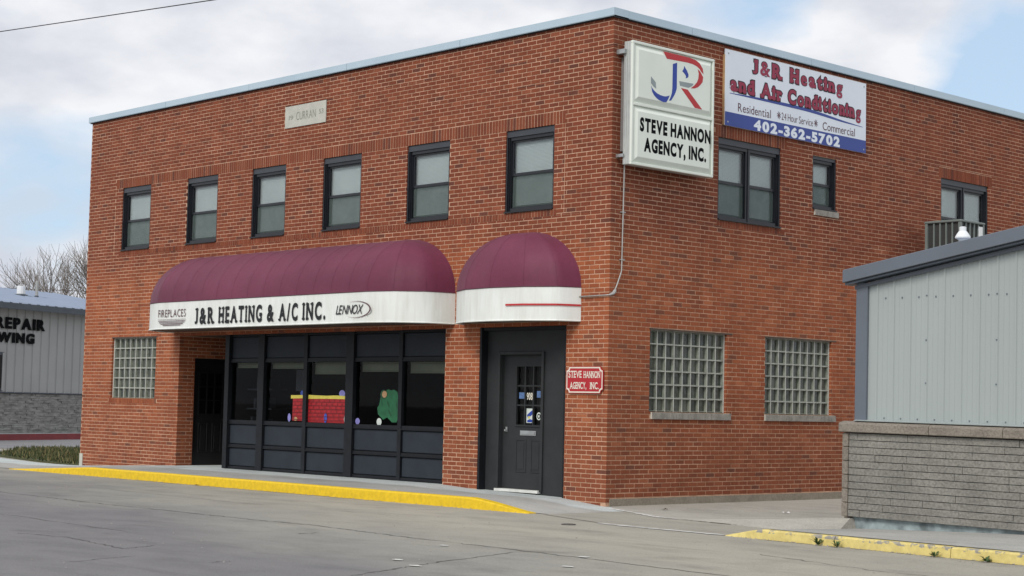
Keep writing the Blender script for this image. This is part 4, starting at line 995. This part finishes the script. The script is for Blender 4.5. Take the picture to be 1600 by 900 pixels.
# alley slab, warped up towards the outbuilding
al = MB(); U = lin(0, 1, 14); rows = []
def lip(t): x = -.0+4.95*t; y = interp(x, ((0, -.02), (2.1, -1.0), (3.7, -1.10), (4.95, -1.02))); return x, y
def az(x): return .010+.17*max(0, min(1, (x-2.0)/2.8))**1.4
for t in U:
    x, y = lip(t); h = az(x)
    rows.append([al.pt((x+.05, y-.05-h*1.7, .004)), al.pt((x, y, h)), al.pt((x, (y+.6)*.5+.3, h*.8+.006)), al.pt((x, 2.5, .008+h*.25)), al.pt((x, 16, -.012))])
for A, B in zip(rows, rows[1:]):
    for k in range(4): al.f.append([A[k], B[k], B[k+1], A[k+1]])
al.f.append([rows[-1][1], rows[-1][0], al.pt((4.97, -.9, 0)), al.pt((4.96, .6, 0)), rows[-1][2]]); al.build('alley_slab', M['alley'], kind='structure')
def ribbon(pts, w, name, mat, z=.0022, jit=.03, sub=14):
    mb = MB(); P = []
    for a, b in zip(pts, pts[1:]):
        for k in range(sub): t = k/sub; P.append((a[0]+(b[0]-a[0])*t+random.uniform(-jit, jit), a[1]+(b[1]-a[1])*t+random.uniform(-jit, jit)))
    P.append(pts[-1]); L_ = []
    for i, p in enumerate(P):
        d = Vector(P[min(i+1, len(P)-1)])-Vector(P[max(i-1, 0)]); d.normalize(); n_ = Vector((-d.y, d.x)); ww = w*random.uniform(.25, 1.25)
        if i in (0, len(P)-1): ww *= .1
        L_.append((mb.pt((p[0]+n_.x*ww, p[1]+n_.y*ww, z)), mb.pt((p[0]-n_.x*ww, p[1]-n_.y*ww, z))))
    for A, B in zip(L_, L_[1:]): mb.f.append([A[0], B[0], B[1], A[1]])
    return mb.build(name, mat, kind='structure')
for pts, w in (([(-9, -6.0), (-5.46, -6.03), (-3.69, -6.12), (-1.21, -6.08), (0, -6.07), (.9, -6.0), (2.23, -6.1), (3.31, -6.2), (4.88, -6.26), (6.5, -6.4), (9, -6.5)], .014),
               ([(.5, -9.46), (1.21, -9.3), (2.67, -9.5), (2.5, -9.05)], .010), ([(3.6, -10.6), (3.34, -9.78)], .008), ([(4.24, -9.58), (4.22, -9.3)], .008), ([(1.98, -6.95), (1.93, -6.62)], .012),
               ([(5.79, -9.27), (5.54, -8.54), (5.23, -7.77), (4.81, -6.41)], .010), ([(-7, -4.1), (-3, -4.3), (0, -4.0)], .006), ([(-14, -5.3), (-9, -7.4), (-3, -8.2), (1, -8.4)], .010), ([(6.2, -4.4), (8, -4.9), (10, -4.8)], .008),
               ([(-2.4, -2.13), (-6, -2.12), (-10, -2.13)], .018), ([(4.9, -2.80), (7, -2.97), (9.5, -3.19)], .018)): ribbon(pts, w, 'pavement_crack', M['crack'])
ribbon([(2.3, -2.60), (3.2, -2.67), (4.46, -2.71)], .055, 'pavement_joint', M['pale'], .0068, .006)
ribbon([(.25, -.20), (1.1, -.62), (1.9, -1.03), (2.35, -1.07)], .05, 'pavement_joint', M['pale'], .0112, .01)
ribbon([(2.35, -1.09), (3.1, -1.20), (3.9, -1.27), (4.7, -1.30)], .015, 'pavement_crack', M['crack'], .012, .006)
for (x, y) in ((5.44, -8.24), (3.92, -6.57), (5.59, -6.26), (4.9, -8.0), (6.2, -7.1)):
    MB().poly([(x+.07*math.cos(a)*random.uniform(.6, 1.2), y+.05*math.sin(a)*random.uniform(.6, 1.2), .0078) for a in [k*math.pi/5 for k in range(10)]]).build('paving_patch', M['pale'], kind='structure')
vc = MB(); vc.lathe([(.09, 0), (.09, .008), (.07, .012)], (0, 0, 0), 18); o = vc.build('valve_cover', M['crack'], None, (2.31, -3.12, .001)); o['label'] = 'small round dark valve cover in the paving near the driveway apron'; o['category'] = 'valve cover'

# lawn beside the building
LP = [(-15.02, .02), (-15.5, .0), (-17.5, .30), (-20.6, 1.0), (-24.6, 3.6), (-25.5, 5.2), (-25.6, 9.5), (-15.0, 9.5)]
def inside(x, y):
    c = False
    for i in range(len(LP)):
        (x0, y0_), (x1, y1_) = LP[i], LP[i-1]
        if (y0_ > y) != (y1_ > y) and x < (x1-x0)*(y-y0_)/(y1_-y0_)+x0: c = not c
    return c
mb = MB(); mb.prism([(x, y, .0) for x, y in LP], (0, 0, .04)); mb.build('lawn_bed', M['grassb'], kind='structure')
mb = MB(); cnt = 0
while cnt < 13000:
    x, y = random.uniform(-25.6, -15.05), random.uniform(0, 9.5)
    if random.random() < .45: x, y = random.uniform(-25, -15.05), random.uniform(0, 5)
    if not inside(x, y): continue
    h = random.uniform(.04, .11)*(1.5 if random.random() < .1 else 1); a = random.uniform(0, 6.28); w = .018; l = random.uniform(-.04, .04)
    mb.f.append([mb.pt((x-w*math.cos(a), y-w*math.sin(a), .03)), mb.pt((x+w*math.cos(a), y+w*math.sin(a), .03)), mb.pt((x+l, y+random.uniform(-.04, .04), .04+h))]); cnt += 1
o = mb.build('lawn_grass', M['blade'], kind='stuff'); o['label'] = 'short patchy grass growing beside the left end of the brick building'; o['category'] = 'grass'

mb = MB()
for k in range(900):
    u = random.random()
    if u < .30: x = random.uniform(-12, .4); y = YK-abs(random.gauss(.03, .10))-.02
    elif u < .6: x = random.uniform(4.6, 10.5); y = yr(x)-abs(random.gauss(.03, .12))-.02
    elif u < .75: x = random.uniform(.2, 4.4); y = random.uniform(-.2, 3)*.5 - .3*(x > 2)
    else: x = random.uniform(-12, 11); y = random.uniform(-11, -2.3)
    z = .006 if u < .6 or u >= .75 else .03
    r = random.uniform(.004, .013); a = random.uniform(0, 6.28)
    b4 = [mb.pt((x+r*math.cos(a+t*1.571)*random.uniform(.7, 1.3), y+r*math.sin(a+t*1.571), z)) for t in range(4)]; tpp = mb.pt((x+r*.2, y, z+r*.9))
    for t in range(4): mb.f.append([b4[t], b4[(t+1) % 4], tpp])
o = mb.build('loose_grit', M['greysill'], kind='stuff'); o['label'] = 'small stones and grit scattered along the kerbs and paving'; o['category'] = 'grit'

# weeds and litter along the right kerb
for (x, y, s_, lb_) in ((5.87, -2.92, 1.2, 'leafy green weed at the foot of the worn yellow kerb, the leftmost'), (6.14, -2.95, 1.0, 'low weed growing beside the first joint of the worn yellow kerb'), (7.40, -3.05, .8, 'weed tuft by the second joint of the worn yellow kerb'), (8.02, -3.11, .9, 'small weed at the worn kerb foot, the rightmost')):
    mb = MB()
    for k in range(16):
        a = random.uniform(0, 6.28); r = random.uniform(.04, .11)*s_; h = random.uniform(.015, .085)*s_; w = .010; dx, dy = math.cos(a), math.sin(a)
        mb.poly([(0, 0, 0), (dx*r*.5-dy*w, dy*r*.5+dx*w, h*.8), (dx*r, dy*r, h), (dx*r*.5+dy*w, dy*r*.5-dx*w, h*.75)])
    o = mb.build('weed', M['weed'], None, (x, y, .004)); o['label'] = lb_; o['category'] = 'weed'; o['group'] = 'weeds along the worn yellow kerb'
for (x, y, z, mt, nm, lb_) in ((2.33, 1.19, .02, 'litter', 'litter_scrap', 'crumpled white paper scrap lying on the alley concrete'), (.95, -.05+.25, .016, 'leaf', 'dry_leaf', 'dark curled leaf on the alley slab near the brick corner'), (-7.2, -2.2, .01, 'leaf', 'dry_leaf', 'brown leaf lying at the foot of the bright yellow kerb')):
    mb = MB(); n = 9; ring = [mb.pt((.06*math.cos(k*6.283/n)*random.uniform(.6, 1.2), .05*math.sin(k*6.283/n)*random.uniform(.6, 1.2), random.uniform(0, .03))) for k in range(n)]; c = mb.pt((0, 0, .012))
    for k in range(n): mb.f.append([c, ring[k], ring[(k+1) % n]])
    o = mb.build(nm, M[mt], None, (x, y, z)); o['label'] = lb_; o['category'] = 'litter' if mt == 'litter' else 'leaf'

# ------------------------------------------------------------------ far metal building on the left
c0 = Vector((-35.8235, 10.3741, 0)); th = R(112.2)
far = thing('far_metal_building', 'long low grey metal building with blue-grey roof and ledge-stone base at the far left', 'building', c0, rot=(0, 0, th))
# local: x along the wall (s), y = away from the street side (local +y is to the left of heading), wall face at y=0 looks to -y
X0, X1 = -9.0, 7.5
mb = MB(); x = X0; pr = [(X0, 0)]
while x < X1-.42:
    pr += [(x+.34, 0), (x+.365, -.035), (x+.395, -.035), (x+.42, 0)]; x += .42
pr.append((X1, 0))
b_ = [mb.pt((a, b, 1.55)) for a, b in pr]; t_ = [mb.pt((a, b, 4.33)) for a, b in pr]
for i in range(len(pr)-1): mb.f.append([b_[i], b_[i+1], t_[i+1], t_[i]])
mb.build('siding', M['farsiding'], far)
mb = MB(); mb.box((X0, .05, .2), (X1, .4, 1.52)); sb_ = mb.build('stone_base', M['farstone'], far)
mb = MB(); 
for r in range(16):
    x = X0+random.uniform(0, .4)
    while x < X1-.6:
        w = random.uniform(.18, .65); mb.box((x+.006, .05-random.uniform(.002, .035), .31+r*.075+.005), (x+w-.006, .052, .31+(r+1)*.075-.004)); x += w
mb.build('ledge_stone', M['farstone'], sb_, kind='stuff')
MB().box((X0, -.03, 1.525), (X1, .1, 1.56)).build('base_flashing', M['gutter'], far)
MB().box((X0, .1, 1.5), (X0+.1, 12, 4.3)).box((X1-.1, .1, 1.5), (X1, 12, 4.3)).box((X0+.1, 11.9, 0), (X1-.1, 12, 4.3)).box((X0, .4, 0), (X0+.1, 12, 1.49)).box((X1-.1, .41, 0), (X1, 12, 1.49)).build('end_wall', M['farsiding'], far)
mb = MB(); mb.prism([(X0-.3, -.42, 4.47), (X0-.3, 6, 5.50), (X0-.3, 12.4, 4.47), (X0-.3, 12.4, 4.43), (X0-.3, 6, 5.45), (X0-.3, -.42, 4.43)], (X1-X0+.6, 0, 0)); mb.build('roof', M['roofmetal'], far)
mb = MB(); x = X0-.1
while x < X1+.2: mb.prism([(x-.03, -.43, 4.475), (x+.03, -.43, 4.475), (x, -.43, 4.51)], (0, 6.4, 1.025)); x += .45
mb.build('roof_ribs', M['roofmetal'], far)
MB().box((X0-.3, -.5, 4.27), (X1+.3, -.425, 4.46)).build('gutter', M['gutter'], far)
MB().box((X0-.25, -.42, 4.30), (X1+.25, .05, 4.345)).build('eave_soffit', M['farsiding'], far)
mb = MB(); x = X0-.1
while x < X1+.2: mb.box((x-.03, -.505, 4.462), (x+.03, -.44, 4.478)); x += .45
mb.build('closure_strip', M['gutter'], far)
def FB(u, z, d): return (u, -.045-d, z)
mb = MB(FB); text(mb, 'REPAIR', -2.52, -.17, 3.66, 3.99, .02, bold=.05, track=.24); mb.build('lettering', M['deepblack'], far).modifiers.new('thick', 'SOLIDIFY').thickness = .03; mb = MB(FB); text(mb, 'WING', -2.42, -.66, 3.20, 3.50, .02, bold=.05, track=.22)
o = mb.build('lettering', M['deepblack'], far); md = o.modifiers.new('thick', 'SOLIDIFY'); md.thickness = .03
mb = MB(FB); mb.box((-3.6, 1.58, -.06), (-2.1, 2.86, .02)); wn_ = mb.build('window', M['gutter'], far)
MB(FB).box((-3.5, 1.68, .021), (-2.2, 2.76, .025)).build('pane', M['dark'], wn_)
MB(FB).box((-2.19, 1.60, .022), (-2.12, 2.84, .04)).build('window_trim', M['farsiding'], wn_)
for x_, y_, h_, r_ in ((2.2, 3.0, .36, .15), (3.05, 3.0, .60, .055)):
    v_ = thing('roof_pipe', 'short wide white vent stub on the far blue-grey roof' if r_ > .1 else 'tall thin grey pipe on the far blue-grey roof', 'vent')
    v_.location = Matrix.Rotation(th, 4, 'Z') @ Vector((x_, y_, 5.01)) + c0
    m_ = MB(); m_.lathe([(r_, 0), (r_, h_), (r_*.7, h_+.01)], (0, 0, 0), 12); m_.build('pipe', M['plastic'] if r_ > .1 else M['conduit'], v_)
    m_ = MB(); m_.lathe([(r_*1.7, -.05), (r_*1.6, .05), (r_*1.05, .08)], (0, 0, 0), 12); m_.build('collar', M['gutter'], v_)
Rz = Matrix.Rotation(th, 4, 'Z')
def strip(nm, mat, y0_, y1_, z0_, z1_):
    mb = MB(); mb.box((X0-3, y0_, z0_), (X1+3, y1_, z1_)); mb.v = [tuple(Rz @ Vector(p)+c0) for p in mb.v]; return mb.build(nm, mat, kind='structure')
strip('kerb', M['redk'], -.9, -.75, 0, .205); strip('sidewalk', M['walk'], -.749, .3, 0, .20)

# ------------------------------------------------------------------ bare tree behind
def tree(loc, seed, scale, label):
    rnd = random.Random(seed); root = thing('bare_tree', label, 'tree', loc); tr = MB(); cr = MB()
    def grow(p, d, ln, r, lv, mb):
        pts = [p]; rad = [r]; n = 4
        for k in range(n):
            d = (d+Vector((rnd.uniform(-.13, .13), rnd.uniform(-.13, .13), rnd.uniform(-.02, .10)))).normalized()
            p = p+d*ln/n; pts.append(p); rad.append(r*(1-.42*(k+1)/n))
            if lv > 0 and k >= 1 and (k < n-1 or lv > 1):
                for q in range(1 if lv > 3 else rnd.choice((1, 1, 2))):
                    a = rnd.uniform(0, 6.28); s_ = d.orthogonal().normalized(); s_.rotate(Matrix.Rotation(a, 3, d)); nd = (d*rnd.uniform(.75, 1.1)+s_*rnd.uniform(.5, .95)+Vector((0, 0, .12))).normalized()
                    grow(p, nd, ln*rnd.uniform(.58, .82), rad[-1]*.66, lv-1, cr)
        mb.tube([tuple(x) for x in pts], rad, 5 if lv > 2 else 3, cap=False)
        if lv > 0:
            for q in range(2):
                s_ = Vector((rnd.uniform(-1, 1), rnd.uniform(-1, 1), rnd.uniform(0, .6))).normalized(); grow(p, (d+s_*.55).normalized(), ln*.72, rad[-1]*.9, lv-1, cr)
    for a in range(4):
        dd = Vector((math.cos(a*1.57+seed)*.55, math.sin(a*1.57+seed)*.55, 1)).normalized(); grow(Vector((0, 0, 1.9*scale)), dd, 2.3*scale, .12*scale, 4, cr)
    tr.tube([(0, 0, -.1), (.03, .02, .9*scale), (0, 0, 2.0*scale)], [.34*scale, .26*scale, .22*scale], 9); tr.build('trunk', M['bark'], root); cr.build('crown', M['bark'], root)
tree((-62.0, 26.9, 0), 3, 1.18, 'leafless spreading tree rising behind the far metal building')

# ------------------------------------------------------------------ overhead wires
def wire(a, b, sag, r, label):
    a, b = Vector(a), Vector(b); c = (a+b)/2; mb = MB()
    mb.tube([tuple(a+(b-a)*t-c-Vector((0, 0, sag*4*t*(1-t)))) for t in lin(0, 1, 24)], r, 5); o = mb.build('overhead_wire', M['wire'], None, tuple(c)); o['label'] = label; o['category'] = 'wire'
dv = (Vector((-19.94, 6, 11.713))-Vector((-31.332, 6, 12.579)))
wire(Vector((-31.332, 6, 12.579))-dv*2.2, Vector((-19.94, 6, 11.713))+dv*.9, .03, .015, 'single thin cable crossing the upper left sky above the roof')
for k, (z1_, z2_) in enumerate(((8.55, 8.35), (7.9, 7.8))):
    wire((-92, 20, z1_), (-58, 62, z2_), .4, .02, ('upper', 'lower')[k]+' of the two faint wires passing behind the bare tree')
print('objects', len(bpy.data.objects))
